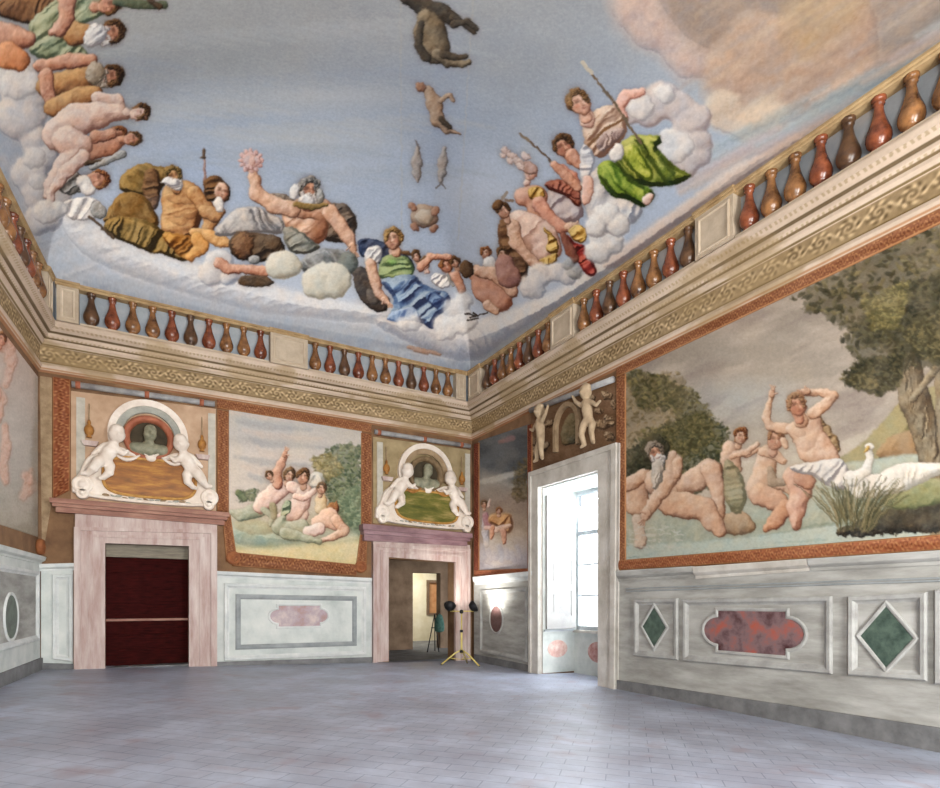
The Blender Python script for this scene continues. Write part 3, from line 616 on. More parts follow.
    cv.limb([(420, 400, 24), (470, 350, 18), (570, 350, 16)], RUDDY); cv.poly([(480, 430), (560, 440), (590, 500), (540, 520), (470, 480)], WHITE, fold=(.6, 8, .7)); cv.limb([(600, 450, 28), (640, 520, 22)], RUDDY); cv.limb([(560, 440, 8), (590, 500, 6)], GREY)
    cv.limb([(280, 320, 24), (285, 350, 30)], PALE); cv.poly([(195, 430), (215, 360), (260, 330), (340, 340), (385, 400), (380, 460), (260, 470), (200, 460)], ((58, 80, 48), (124, 148, 92), (172, 192, 132)), fold=(1.5, 8, .9), R=34)
    cv.ell(270, 375, 24, 16, 0, ((60, 110, 50), (116, 168, 80), (160, 200, 110)), soft=3, alpha=.8)
    cv.poly([(195, 470), (290, 450), (390, 440), (450, 500), (560, 530), (585, 580), (540, 640), (500, 670), (490, 745), (420, 690), (330, 680), (230, 680), (290, 600), (260, 530)], BLUE, fold=(1.0, 12, 1.3), R=70)
    cv.poly([(460, 520), (580, 570), (530, 640), (470, 600), (440, 560)], ((20, 34, 80), (56, 84, 136), (110, 140, 180)), fold=(.7, 9, .8), R=30, alpha=.8); cv.poly([(260, 640), (380, 600), (430, 660), (330, 690), (230, 680)], ((90, 118, 170), (140, 168, 206), (186, 204, 226)), fold=(.2, 9, .8), R=24, alpha=.85)
    cv.poly([(130, 310), (190, 285), (225, 310), (215, 370), (180, 400), (130, 380)], WHITE, fold=(.8, 7, .8), R=30)
    cv.limb([(160, 390, 30), (180, 470, 28), (205, 540, 24), (235, 575, 20)], SKIN, k=2); cv.hand(232, 572, 30, .8)
    cv.head(275, 255, 58, -.2, -.35, SKIN, ((70, 44, 18), (146, 104, 52), (200, 160, 98)), long=False); cv.ell(345, 330, 30, 12, .2, HAIRB)
    cv.cloud([(390, 690, 40), (340, 700, 36), (600, 620, 60), (640, 580, 50), (560, 720, 70), (640, 690, 70)], WHITE, 5, .8)
    # man seen from behind, with a two-pronged staff
    cv.head(760, 330, 34, -.2, -.4, SKIN, HAIRR); cv.limb([(780, 380, 36), (800, 420, 36)], WHITE); cv.head(850, 330, 38, .2, 0, SKIN, HAIRB, back=True); cv.limb([(860, 400, 48), (890, 460, 56)], ((96, 46, 30), (162, 96, 70), (206, 146, 116)))
    cv.limb([(720, 440, 46), (780, 510, 80), (830, 570, 74)], ((110, 58, 42), (186, 124, 98), (222, 170, 144)), k=6); cv.limb([(720, 420, 30), (800, 440, 34), (900, 530, 30)], SKIN, k=3); cv.limb([(770, 600, 26), (815, 635, 20)], SKIN)
    cv.ell(660, 412, 36, 44, -.3, ((26, 16, 10), (74, 50, 32), (120, 88, 58)), wob=.12); cv.line([(680, 665), (770, 640)], 4, (60, 50, 44)); cv.line([(655, 645), (720, 655), (700, 640)], 4, (60, 50, 44)); cv.line([(665, 680), (720, 668)], 4, (60, 50, 44))
    # ---- youth, helmeted warrior and red drapery
    cv.org(480, 130, 4.925)
    cv.poly([(85, 440), (150, 430), (200, 560), (250, 680), (200, 780), (150, 700), (90, 560)], BROWN, fold=(1.3, 10, .8), R=40)
    cv.head(110, 610, 34, 0, .2, SKIN, HAIRB); cv.limb([(120, 660, 44), (140, 720, 60)], ((90, 50, 40), (150, 100, 88), (190, 140, 126)))
    cv.limb([(400, 330, 70), (380, 380, 64), (450, 400, 60)], ((120, 100, 104), (172, 156, 158), (208, 196, 194)), fold=(.8, 12, .5), k=6)
    cv.poly([(310, 260), (400, 240), (470, 280), (510, 350), (480, 390), (420, 320), (340, 300)], ((70, 22, 14), (136, 62, 42), (188, 112, 86)), fold=(.4, 9, .9), R=30)
    cv.limb([(400, 190, 22), (450, 230, 30), (480, 290, 30)], ((120, 52, 36), (204, 124, 100), (236, 176, 152)))
    cv.line([(195, 20), (280, 85), (390, 200)], 5, (96, 76, 60)); cv.line([(195, 18), (240, 55)], 7, (120, 106, 90))
    cv.limb([(220, 330, 50), (270, 330, 56), (280, 390, 50)], ((120, 64, 46), (200, 138, 112), (234, 188, 162)), k=4); cv.poly([(230, 290), (290, 270), (330, 310), (300, 350), (240, 340)], GOLD, fold=(.3, 7, .8))
    cv.limb([(290, 360, 36), (340, 430, 34), (400, 480, 28), (440, 480, 20)], ((120, 60, 44), (202, 132, 108), (234, 182, 158)), k=2); cv.hand(430, 475, 34, -.2)
    cv.head(255, 210, 44, .5, -.3, PALE, None, None); cv.ell(240, 185, 44, 28, .5, ((110, 76, 66), (176, 136, 122), (214, 180, 166)))
    for x, y, r in ((130, 105, 26), (160, 130, 26), (190, 155, 26), (225, 130, 26), (115, 125, 18), (200, 180, 22), (150, 155, 20)): cv.ell(x, y, r, r * .7, .6, ((140, 112, 108), (196, 172, 166), (222, 206, 198)), wob=.3)
    cv.limb([(190, 450, 60), (240, 500, 84), (300, 560, 88), (330, 590, 70)], PALE, k=8, fold=(.8, 14, .25)); cv.poly([(300, 470), (350, 500), (395, 560), (380, 620), (320, 600), (340, 540)], GOLD, fold=(1.2, 8, .8), R=20)
    cv.ell(230, 580, 30, 50, -.4, ((100, 56, 36), (160, 104, 76), (196, 142, 110)), soft=6, alpha=.6, outline=0)
    cv.poly([(270, 640), (340, 620), (385, 600), (390, 640), (330, 670), (280, 665)], GOLD, fold=(.1, 7, .8)); cv.limb([(165, 470, 34), (180, 560, 32), (250, 640, 26), (320, 690, 20)], SKIN, k=3); cv.hand(325, 692, 34, .6)
    cv.head(115, 395, 44, -.4, .2, SKIN, HAIRB); cv.ell(85, 370, 30, 26, -.6, HAIRB); cv.line([(110, 340), (130, 310)], 9, (150, 138, 128)); cv.line([(130, 345), (160, 350)], 8, (130, 110, 96))
    cv.poly([(400, 510), (440, 520), (470, 560), (520, 560), (580, 690), (570, 720), (520, 720), (480, 650), (410, 560)], RED, fold=(1.1, 9, 1.1), R=40); cv.poly([(430, 490), (480, 460), (535, 490), (520, 560), (460, 550)], GOLD, fold=(.9, 7, .9))
    cv.limb([(410, 520, 16), (450, 600, 26), (470, 640, 18)], ((60, 20, 12), (120, 60, 42), (160, 96, 74)))
    cv.cloud([(300, 720, 60), (380, 700, 50), (260, 770, 60), (430, 720, 44)], CLOUD, 3)
    cv.cloud([(640, 440, 70), (610, 520, 76), (590, 590, 66), (650, 560, 60)], WHITE, 3); cv.cloud([(470, 700, 36), (440, 660, 30)], GREY, 3, .7)
    # ---- woman with a spear, green skirt
    cv.org(550, 50, 4.376)
    cv.cloud([(420, 260, 86), (500, 220, 78), (560, 250, 70), (620, 310, 86), (640, 400, 76), (600, 480, 70), (640, 460, 60)], ((132, 120, 124), (178, 168, 170), (212, 202, 198)), 2.5); cv.cloud([(540, 400, 62), (540, 450, 56), (580, 430, 50), (400, 250, 60), (500, 190, 44)], WHITE, 3, .75)
    cv.limb([(250, 560, 60), (190, 620, 60), (250, 720, 70), (340, 700, 60)], CLOUD, k=9, soft=3, fold=(.5, 14, .3)); cv.cloud([(250, 720, 56), (200, 770, 50), (300, 760, 50)], WHITE, 3)
    cv.head(60, 420, 54, -.5, .1, RUDDY, HAIRB); cv.limb([(95, 460, 30), (130, 500, 26)], RUDDY)
    cv.poly([(0, 570), (90, 570), (140, 620), (130, 670), (60, 620), (0, 610)], ((80, 26, 16), (150, 72, 50), (196, 120, 92)), fold=(.4, 8, .8))
    cv.limb([(20, 500, 16), (80, 560, 24), (120, 600, 20)], RUDDY)
    cv.limb([(400, 185, 20), (330, 200, 24), (300, 250, 28), (320, 310, 22)], ((150, 88, 74), (216, 160, 142), (240, 200, 184)), k=2)
    cv.poly([(140, 350), (170, 300), (210, 250), (280, 230), (330, 300), (340, 360), (290, 420), (240, 470), (190, 470), (150, 420)], ((122, 82, 62), (196, 160, 134), (232, 208, 186)), fold=(.9, 9, .8), R=56)
    cv.poly([(190, 400), (240, 350), (320, 330), (330, 370), (260, 420), (230, 460)], ((104, 80, 76), (168, 142, 136), (210, 190, 182)), fold=(.3, 7, 1.0), R=30); cv.line([(165, 420), (240, 345), (330, 300)], 7, (124, 84, 52))
    cv.limb([(150, 270, 26), (165, 310, 36)], PALE)
    cv.poly([(140, 400), (180, 430), (200, 480), (180, 560), (140, 600), (128, 500)], ((140, 140, 150), (196, 194, 198), (232, 228, 226)), fold=(1.4, 8, .8), R=26); cv.limb([(165, 570, 22), (165, 620, 24), (155, 660, 18)], ((150, 96, 80), (214, 166, 148), (240, 206, 190)))
    cv.head(130, 228, 60, -.45, .45, ((128, 76, 58), (216, 162, 136), (242, 208, 186)), ((60, 36, 16), (122, 82, 44), (172, 130, 82)))
    cv.poly([(270, 470), (310, 400), (380, 370), (480, 370), (490, 400), (460, 430), (520, 480), (570, 520), (640, 550), (540, 590), (480, 600), (420, 600), (330, 560), (290, 500)], GREEN, fold=(-.7, 11, 1.4), R=60)
    cv.poly([(205, 500), (260, 475), (300, 500), (360, 570), (440, 600), (470, 640), (410, 700), (340, 650), (270, 640), (220, 580)], ((20, 38, 4), (92, 124, 28), (184, 196, 76)), fold=(-.8, 10, 1.4), R=60)
    cv.poly([(300, 440), (360, 400), (420, 470), (460, 560), (420, 580), (350, 520)], ((60, 80, 10), (150, 164, 44), (226, 222, 118)), fold=(-.9, 9, 1.1), R=40, alpha=.85)
    for pts in ([(300, 500), (350, 560), (400, 600)], [(430, 460), (480, 540), (520, 590)], [(230, 560), (290, 640)], [(480, 470), (540, 540)]): cv.limb([(x, y, 9) for x, y in pts], ((14, 26, 2), (36, 52, 8), (60, 80, 16)), soft=3, alpha=.7, outline=0)
    cv.limb([(420, 660, 20), (440, 640, 16)], PALE); cv.limb([(290, 460, 30), (300, 430, 24)], WHITE)
    cv.line([(145, 60), (270, 215), (400, 410)], 6, (104, 86, 66)); cv.line([(142, 56), (180, 100)], 9, (190, 180, 160))
    # ---- beasts of the sky band
    cv.org(380, 0, 3.286)
    HB = ((40, 34, 28), (92, 80, 64), (158, 142, 116)); HD = ((24, 22, 20), (54, 48, 42), (88, 78, 66))
    cv.limb([(90, -10, 26), (140, 20, 30), (200, 40, 30), (250, 70, 22)], HD, k=4); cv.limb([(150, 60, 30), (160, 110, 44), (180, 160, 46), (170, 90, 40)], HB, k=6)
    cv.limb([(134, 80, 12), (126, 150, 14), (150, 190, 16)], HD); cv.limb([(240, 60, 14), (280, 80, 12), (310, 105, 9)], HD); cv.limb([(240, 80, 12), (290, 70, 9), (320, 96, 7)], HD)
    cv.limb([(190, 180, 22), (220, 205, 16), (270, 210, 10), (292, 206, 9)], HB); cv.limb([(210, 180, 14), (260, 190, 9), (285, 186, 8)], HD)
    RB = ((82, 60, 46), (150, 122, 100), (194, 172, 150))
    cv.limb([(160, 300, 16), (180, 340, 26), (190, 390, 22), (220, 425, 12), (264, 440, 5)], RB, k=4); cv.ell(132, 286, 20, 14, .3, ((80, 48, 34), (140, 96, 74), (180, 140, 116)), wob=.2); cv.limb([(200, 330, 10), (230, 310, 7), (240, 330, 6)], RB); cv.limb([(200, 390, 10), (230, 420, 8)], HD)
    for x, ph in ((122, 0), (205, 1)):
        cv.limb([(x + (6 if ph else 2), 488, 7), (x, 530, 17 if not ph else 15), (x - 2, 570, 12), (x - 6 if ph else x + 2, 596, 5)], ((84, 78, 76), (138, 130, 126), (186, 178, 172)), k=3); y = 612 if ph else 478; cv.line([(x - 20 if ph else x, y + 4), (x - 4, y - 14), (x + 10, y + 8)], 3, (96, 90, 90), .8)
    cv.ell(146, 712, 44, 38, .1, ((90, 66, 54), (152, 124, 106), (190, 170, 150))); cv.ell(146, 712, 32, 27, .1, ((120, 104, 88), (168, 152, 136), (196, 184, 168)))
    for x, y in ((104, 676), (184, 690), (180, 746), (110, 742)): cv.limb([(x, y, 11), (x + (6 if x < 150 else -6), y + 8, 12)], ((90, 54, 40), (146, 100, 80), (180, 140, 116)))
    cv.org(0, 0, 1); cv.limb([(116, 2, 4), (140, 4, 5), (164, 5, 4)], ((40, 50, 36), (78, 88, 66), (110, 120, 96))); cv.limb([(150, 0, 3), (160, 7, 3)], DARK)
    cv.limb([(409, 348, 2), (418, 350, 3), (440, 354, 1.5)], ((110, 70, 50), (156, 110, 84), (190, 150, 120)), alpha=.8)
    cv.wash(.10, .03, (196, 186, 168)); return cv
def paint_bath():
    cv = Canvas(600, 170, 1240, 600, 2); cv.relief = .40; cv.halo = .08; cv.mus = .5; SKIN = ((126, 80, 56), (208, 164, 134), (242, 214, 190)); RUDDY = ((116, 62, 44), (198, 140, 110), (234, 192, 166)); X, Y = cv.X, cv.Y; W = (slice(None), slice(None))
    cv.grad([(170, (138, 128, 114)), (300, (158, 148, 136)), (400, (182, 174, 162)), (470, (206, 198, 182)), (600, (194, 188, 172))], 16, (.012, .05))
    f = np.clip(fbm(X * .012 - Y * .018, Y * .07 + X * .03, 5) * 3 - 1.35, 0, 1); cv.comp(W, f * .75, (204, 190, 176)); f = np.clip(fbm(X * .02 + 40, Y * .06 + X * .025, 5) * 3 - 1.5, 0, 1); cv.comp(W, f * .75, (136, 124, 120))
    d = np.clip(1 - np.hypot((X - 745) / 90, (Y - 400) / 30), 0, 1); cv.comp(W, d * .5, (172, 184, 190))
    HILL = ((84, 84, 54), (130, 124, 84), (170, 160, 116))
    cv.poly([(800, 470), (850, 455), (880, 425), (905, 395), (950, 380), (1010, 360), (1240, 350), (1240, 480), (1000, 480), (860, 480)], HILL, R=60, soft=3, outline=0, fold=(.5, 16, .5)); cv.poly([(868, 455), (900, 430), (940, 424), (960, 470), (900, 462)], ((120, 84, 56), (156, 118, 84), (186, 150, 112)), R=14, soft=3, alpha=.8, outline=0)
    cv.poly([(790, 470), (940, 450), (1240, 440), (1240, 520), (790, 540)], ((110, 128, 116), (150, 166, 152), (186, 196, 180)), R=90, smooth=1, soft=4, outline=0)
    cv.poly([(600, 500), (760, 500), (830, 480), (900, 520), (850, 560), (600, 600)], ((98, 116, 100), (146, 160, 142), (182, 190, 172)), R=60, soft=4, outline=0)
    cv.poly([(600, 545), (720, 540), (860, 522), (1240, 500), (1240, 620), (600, 620)], ((100, 124, 122), (146, 168, 160), (186, 200, 190)), R=60, smooth=1, soft=4, outline=0, fold=(1.5, 6, .5))
    OL = ((56, 54, 30), (104, 98, 54), (150, 138, 84)); DG = ((36, 42, 24), (76, 80, 46), (120, 116, 70))
    cv.leaves([(610, 380), (680, 372), (690, 400), (670, 440), (640, 470), (600, 470)], 190, 5, ((96, 84, 54), (140, 120, 84), (182, 160, 122)), 1); cv.leaves([(620, 365), (680, 380), (676, 410), (640, 410)], 90, 5, OL, 2)
    cv.leaves([(636, 440), (680, 420), (702, 412), (730, 430), (726, 480), (690, 500), (630, 480)], 420, 4.5, DG, 3); cv.leaves([(640, 430), (700, 414), (720, 440), (660, 470)], 160, 4, OL, 4); cv.leaves([(622, 450), (665, 436), (670, 476), (640, 500), (620, 490)], 200, 4, ((22, 26, 16), (50, 52, 32), (80, 80, 50)), 5)
    cv.leaves([(660, 392), (690, 384), (720, 425), (690, 440)], 90, 3.5, OL, 15)
    # great tree
    TR = ((56, 44, 32), (108, 92, 70), (170, 156, 126))
    cv.limb([(905, 360, 15), (915, 400, 15), (930, 440, 16), (948, 490, 22), (960, 530, 30)], TR, k=4, fold=(0, 5, .6)); cv.limb([(942, 350, 10), (948, 410, 12), (958, 470, 18)], TR, k=3, fold=(0, 5, .6)); cv.limb([(912, 400, 3), (935, 370, 4), (960, 330, 4)], TR); cv.limb([(1000, 330, 10), (985, 420, 16), (970, 520, 26)], TR)
    TL = ((50, 48, 30), (92, 84, 54), (136, 124, 82)); TD = ((36, 36, 24), (66, 64, 42), (100, 94, 62))
    cv.leaves([(790, 300), (840, 270), (900, 240), (1100, 170), (1240, 170), (1240, 330), (1000, 372), (930, 360), (880, 350), (850, 330)], 950, 8, TL, 6); cv.leaves([(840, 340), (880, 300), (940, 270), (1240, 200), (1240, 340), (960, 360), (900, 372), (860, 366)], 700, 7, TD, 7)
    cv.leaves([(842, 374), (862, 360), (905, 352), (900, 385), (880, 396), (850, 386)], 260, 5.5, TD, 8, ang=.5); cv.leaves([(840, 378), (870, 372), (880, 390), (858, 386)], 70, 4.5, TL, 9, ang=.4); cv.leaves([(862, 300), (910, 280), (900, 330), (870, 330)], 120, 5, ((76, 72, 40), (126, 116, 66), (164, 152, 96)), 10)
    cv.leaves([(900, 330), (945, 310), (960, 350), (920, 362)], 110, 5, TL, 12)
    # bathers
    cv.org(620, 380, 3.917)
    cv.limb([(60, 430, 52), (70, 490, 46)], SKIN, k=4); cv.limb([(100, 370, 24), (50, 400, 26), (0, 430, 22)], SKIN); cv.limb([(70, 550, 26), (80, 640, 22)], ((140, 110, 96), (200, 176, 156), (228, 210, 192)))
    cv.limb([(400, 560, 40), (470, 560, 44), (505, 575, 26)], ((110, 84, 60), (168, 140, 110), (206, 182, 152)), k=4)
    cv.limb([(150, 400, 56), (200, 420, 62), (245, 430, 44)], SKIN, k=6); cv.limb([(250, 410, 36), (300, 390, 44), (350, 350, 42), (365, 350, 34)], SKIN, k=4); cv.limb([(355, 350, 40), (380, 420, 30), (385, 500, 22), (390, 530, 20)], SKIN, k=3)
    cv.limb([(190, 480, 48), (260, 495, 48), (330, 505, 42), (360, 550, 36), (395, 595, 24)], ((120, 76, 54), (204, 158, 128), (236, 204, 176)), k=5)
    cv.limb([(205, 300, 24), (205, 370, 30), (170, 430, 28), (125, 490, 22), (100, 530, 18)], SKIN, k=3); cv.hand(105, 520, 30, 2.0); cv.ell(225, 340, 22, 50, .1, SKIN)
    cv.leaves([(660, 436), (662, 448)], 1, 1, DG, 1)
    cv.ell(135, 275, 54, 56, 0, ((24, 24, 16), (52, 50, 34), (86, 80, 54)), wob=.2, alpha=.8); cv.head(140, 285, 42, -.3, .2, RUDDY, ((70, 60, 50), (130, 116, 100), (180, 166, 150)), WHITE); cv.limb([(150, 340, 26), (145, 390, 20), (135, 420, 8)], ((130, 120, 110), (196, 186, 174), (228, 220, 208)), fold=(0, 5, .7))
    cv.limb([(430, 270, 30), (430, 310, 34), (440, 350, 36)], SKIN, k=4); cv.limb([(450, 290, 14), (500, 290, 13), (545, 270, 10)], SKIN); cv.limb([(440, 300, 13), (500, 280, 12), (540, 250, 8)], SKIN); cv.head(475, 220, 34, .2, .5, SKIN, HAIRR)
    cv.poly([(405, 310), (440, 320), (490, 380), (500, 460), (470, 540), (420, 500), (400, 420)], ((96, 94, 66), (140, 134, 100), (176, 168, 132)), fold=(1.4, 10, .9), R=40, alpha=.9)
    cv.limb([(580, 290, 40), (570, 350, 42), (545, 420, 46), (545, 450, 46)], SKIN, k=5); cv.limb([(550, 450, 46), (610, 470, 44), (650, 500, 32)], ((120, 70, 48), (204, 152, 120), (236, 196, 166)), k=4); cv.limb([(650, 500, 34), (610, 550, 32), (575, 578, 18)], ((116, 60, 38), (196, 136, 100), (230, 180, 144)), k=3); cv.limb([(600, 400, 22), (660, 420, 20), (680, 450, 16)], SKIN); cv.limb([(560, 280, 18), (610, 295, 18), (640, 320, 14)], SKIN); cv.limb([(590, 350, 14), (600, 400, 20), (640, 400, 14)], ((104, 84, 66), (150, 128, 106), (190, 168, 146)))
    cv.head(610, 235, 42, .2, .1, RUDDY, ((80, 40, 20), (150, 92, 56), (200, 146, 102))); cv.limb([(640, 240, 14), (650, 260, 12)], SKIN)
    # tall woman shading her eyes
    HL = ((90, 66, 40), (152, 120, 80), (196, 166, 122))
    cv.limb([(770, 150, 20), (800, 200, 24), (830, 240, 22), (850, 270, 14)], HL, k=3, fold=(1.2, 6, .7))
    cv.limb([(690, 380, 50), (710, 440, 38), (690, 500, 36), (690, 570, 22)], ((124, 74, 56), (208, 154, 128), (238, 200, 176)), k=4); cv.limb([(720, 380, 40), (740, 400, 30)], ((110, 62, 44), (190, 132, 104), (222, 174, 144)))
    cv.limb([(650, 190, 24), (590, 180, 18), (572, 150, 16), (585, 90, 13), (595, 60, 11)], SKIN, k=2); cv.hand(595, 58, 22, -1.4)
    cv.poly([(640, 190), (662, 165), (700, 150), (745, 122), (785, 140), (795, 200), (835, 250), (868, 300), (850, 335), (720, 335), (694, 290), (684, 245), (656, 220)], SKIN, R=46, smooth=3); cv.ell(735, 240, 30, 44, .4, SKIN, soft=8, alpha=.35, outline=0); cv.ell(700, 205, 26, 20, .2, SKIN, soft=6, alpha=.45, outline=0); cv.ell(760, 300, 40, 26, 0, SKIN, soft=7, alpha=.4, outline=0); cv.limb([(760, 130, 26), (810, 90, 22), (835, 60, 18), (790, 50, 16), (730, 45, 14)], SKIN, k=2); cv.hand(735, 45, 26, 3.0)
    cv.limb([(700, 130, 22), (710, 160, 30)], SKIN); cv.head(695, 98, 46, -.2, .25, ((120, 60, 40), (206, 136, 104), (232, 178, 148)), ((110, 66, 40), (178, 124, 84), (214, 168, 126)))
    cv.poly([(650, 340), (720, 330), (860, 300), (890, 330), (910, 390), (860, 440), (800, 410), (750, 370), (700, 370)], WHITE, fold=(.5, 10, .5), R=40)
    # swan, reeds, dark bank
    cv.org(600, 350, 2.765)
    cv.poly([(640, 510), (700, 470), (800, 440), (900, 400), (1100, 380), (1800, 360), (1800, 520), (900, 500), (720, 520)], ((22, 22, 20), (50, 46, 38), (92, 84, 64)), R=40, wob=3, outline=0); cv.poly([(780, 400), (880, 360), (960, 350), (1100, 360), (1000, 410), (860, 440), (790, 440)], ((80, 90, 58), (128, 134, 90), (168, 170, 124)), R=26, outline=0, soft=3)
    SW = ((170, 166, 156), (222, 218, 208), (246, 242, 234))
    cv.ell(760, 375, 60, 34, -.15, SW); cv.limb([(715, 380, 30), (690, 360, 24)], SW); cv.limb([(700, 355, 22), (735, 335, 14), (745, 300, 10), (742, 275, 9)], SW, k=2); cv.ell(745, 267, 13, 10, .1, SW); cv.limb([(742, 270, 5), (733, 280, 3)], GOLD)
    cv.poly([(755, 360), (800, 320), (850, 308), (1000, 318), (950, 340), (890, 370), (830, 395), (780, 400)], SW, fold=(.1, 8, .3), R=40)
    rg = np.random.default_rng(4)
    for i in range(190):
        x = 650 + 100 * rg.random(); b = 505 - 50 * rg.random(); a = (x - 695) / 60 + rg.normal() * .3; L = 40 + 75 * rg.random(); c = [(62, 62, 40), (92, 88, 56), (126, 116, 78), (156, 142, 104), (110, 104, 72)][rg.integers(5)]
        cv.line([(x, b), (x + a * L * .4, b - L * .6), (x + a * L * .8, b - L)], 1.5, c, .6)
    for i in range(40): x = 80 + 150 * rg.random(); y = 490 + 60 * rg.random(); cv.line([(x, y), (x + 18 * rg.normal(), y - 6 * rg.random())], 2, (206, 206, 196), .6)
    cv.org(0, 0, 1); cv.wash(.22, .04, (196, 180, 156), 3.); cv.A *= np.array((.88, .87, .86), np.float32)
    return cv
def paint_sea():
    cv = Canvas(215, 385, 380, 585, 3); cv.relief = .40; cv.halo = .12; cv.mus = .5; X, Y = cv.X, cv.Y; W = (slice(None), slice(None))
    cv.grad([(385, (164, 166, 166)), (430, (176, 172, 168)), (470, (198, 188, 178)), (500, (208, 196, 182)), (520, (186, 176, 148)), (545, (166, 168, 146)), (585, (176, 160, 112))], 12, (.02, .10))
    for i in range(9): y = 412 + i * 9; cv.limb([(230 + i * 7 % 30, y, 2), (262, y + 5, 3.5), (300 + i * 11 % 40, y + 9, 1.5)], ((150, 152, 156),) * 3 if i % 2 else ((196, 180, 166),) * 3, soft=4, alpha=.5, outline=0)
    DG = ((48, 62, 44), (90, 104, 72), (132, 140, 100)); OL = ((96, 88, 50), (140, 128, 80), (180, 164, 112))
    cv.leaves([(326, 448), (345, 444), (362, 446), (362, 560), (345, 545), (330, 510), (322, 480)], 300, 4.2, DG, 1); cv.leaves([(312, 458), (330, 452), (345, 470), (328, 482), (314, 472)], 90, 3.5, OL, 2); cv.leaves([(335, 500), (362, 480), (362, 560), (348, 556)], 120, 4, ((74, 92, 68), (120, 136, 104), (160, 170, 134)), 3)
    cv.leaves([(238, 494), (256, 488), (256, 500), (240, 502)], 40, 3, DG, 4)
    cv.org(200, 380, 4.7)
    cv.poly([(140, 640), (350, 690), (560, 740), (760, 700), (770, 800), (140, 800)], ((110, 130, 116), (150, 166, 148), (184, 192, 170)), R=160, musc=.04, wav=0, outline=0, soft=14); cv.poly([(40, 790), (300, 790), (560, 756), (860, 736), (890, 1100), (40, 1100)], ((140, 116, 64), (186, 164, 106), (214, 196, 146)), R=160, musc=.04, wav=0, outline=0, soft=14)
    cv.poly([(150, 660), (260, 650), (360, 690), (340, 730), (180, 720)], ((130, 112, 72), (170, 152, 106), (200, 184, 138)), R=40, outline=0, alpha=.6, soft=5)
    TLs = ((96, 100, 76), (150, 152, 122), (196, 192, 164))
    cv.limb([(300, 596, 36), (250, 618, 32), (190, 634, 22), (150, 622, 14)], TLs, k=5); cv.limb([(210, 560, 12), (180, 530, 14), (200, 545, 10)], DG)
    cv.limb([(400, 505, 30), (360, 525, 38), (310, 565, 36), (280, 595, 34)], PALE, k=6); cv.limb([(365, 490, 26), (360, 440, 22), (378, 400, 19), (396, 360, 14)], RUDDY, k=2); cv.hand(398, 352, 22, -1.2, RUDDY); cv.head(325, 450, 22, -.4, -.4, SKIN, HAIRB)
    cv.head(422, 448, 34, .3, .3, SKIN, HAIRB); cv.limb([(430, 500, 28), (470, 520, 26), (520, 520, 20)], PALE); cv.poly([(450, 590), (500, 600), (520, 640), (470, 680), (410, 680)], PALE, R=30); cv.limb([(300, 610, 16), (340, 640, 14), (330, 680, 10)], TLs); cv.limb([(340, 590, 18), (350, 640, 16)], ((90, 84, 60), (140, 130, 96), (178, 168, 132))); cv.ell(545, 470, 40, 44, .3, ((140, 140, 134), (196, 192, 182), (226, 220, 208)), fold=(.8, 9, .7))
    cv.limb([(490, 520, 34), (482, 570, 36), (440, 615, 40), (400, 640, 34)], PALE, k=6); cv.limb([(450, 545, 16), (490, 555, 16), (540, 520, 14)], PALE); cv.head(485, 455, 38, 0, -.1, SKIN, HAIRB); cv.poly([(390, 570), (430, 560), (430, 620), (370, 660)], SAGE, fold=(1, 8, .8))
    cv.limb([(570, 560, 28), (570, 600, 30)], ((150, 110, 70), (214, 178, 128), (238, 212, 170))); cv.head(572, 510, 28, .2, .2, SKIN, HAIRB); cv.head(625, 610, 34, .5, .4, RUDDY, HAIRR, back=True)
    cv.limb([(480, 690, 36), (420, 710, 40), (370, 690, 28), (390, 650, 18)], TLs, k=5); cv.limb([(560, 672, 36), (605, 645, 40), (640, 680, 32)], ((150, 92, 70), (220, 172, 142), (244, 208, 182)), k=6); cv.limb([(640, 660, 26), (680, 710, 22), (620, 740, 16), (570, 755, 12)], SKIN, k=2); cv.limb([(510, 712, 30), (560, 700, 30)], PALE, k=4)
    cv.limb([(400, 720, 30), (560, 760, 14)], TLs); cv.org(0, 0, 1); cv.wash(.3, .06, (206, 192, 168), 6.)
    return cv
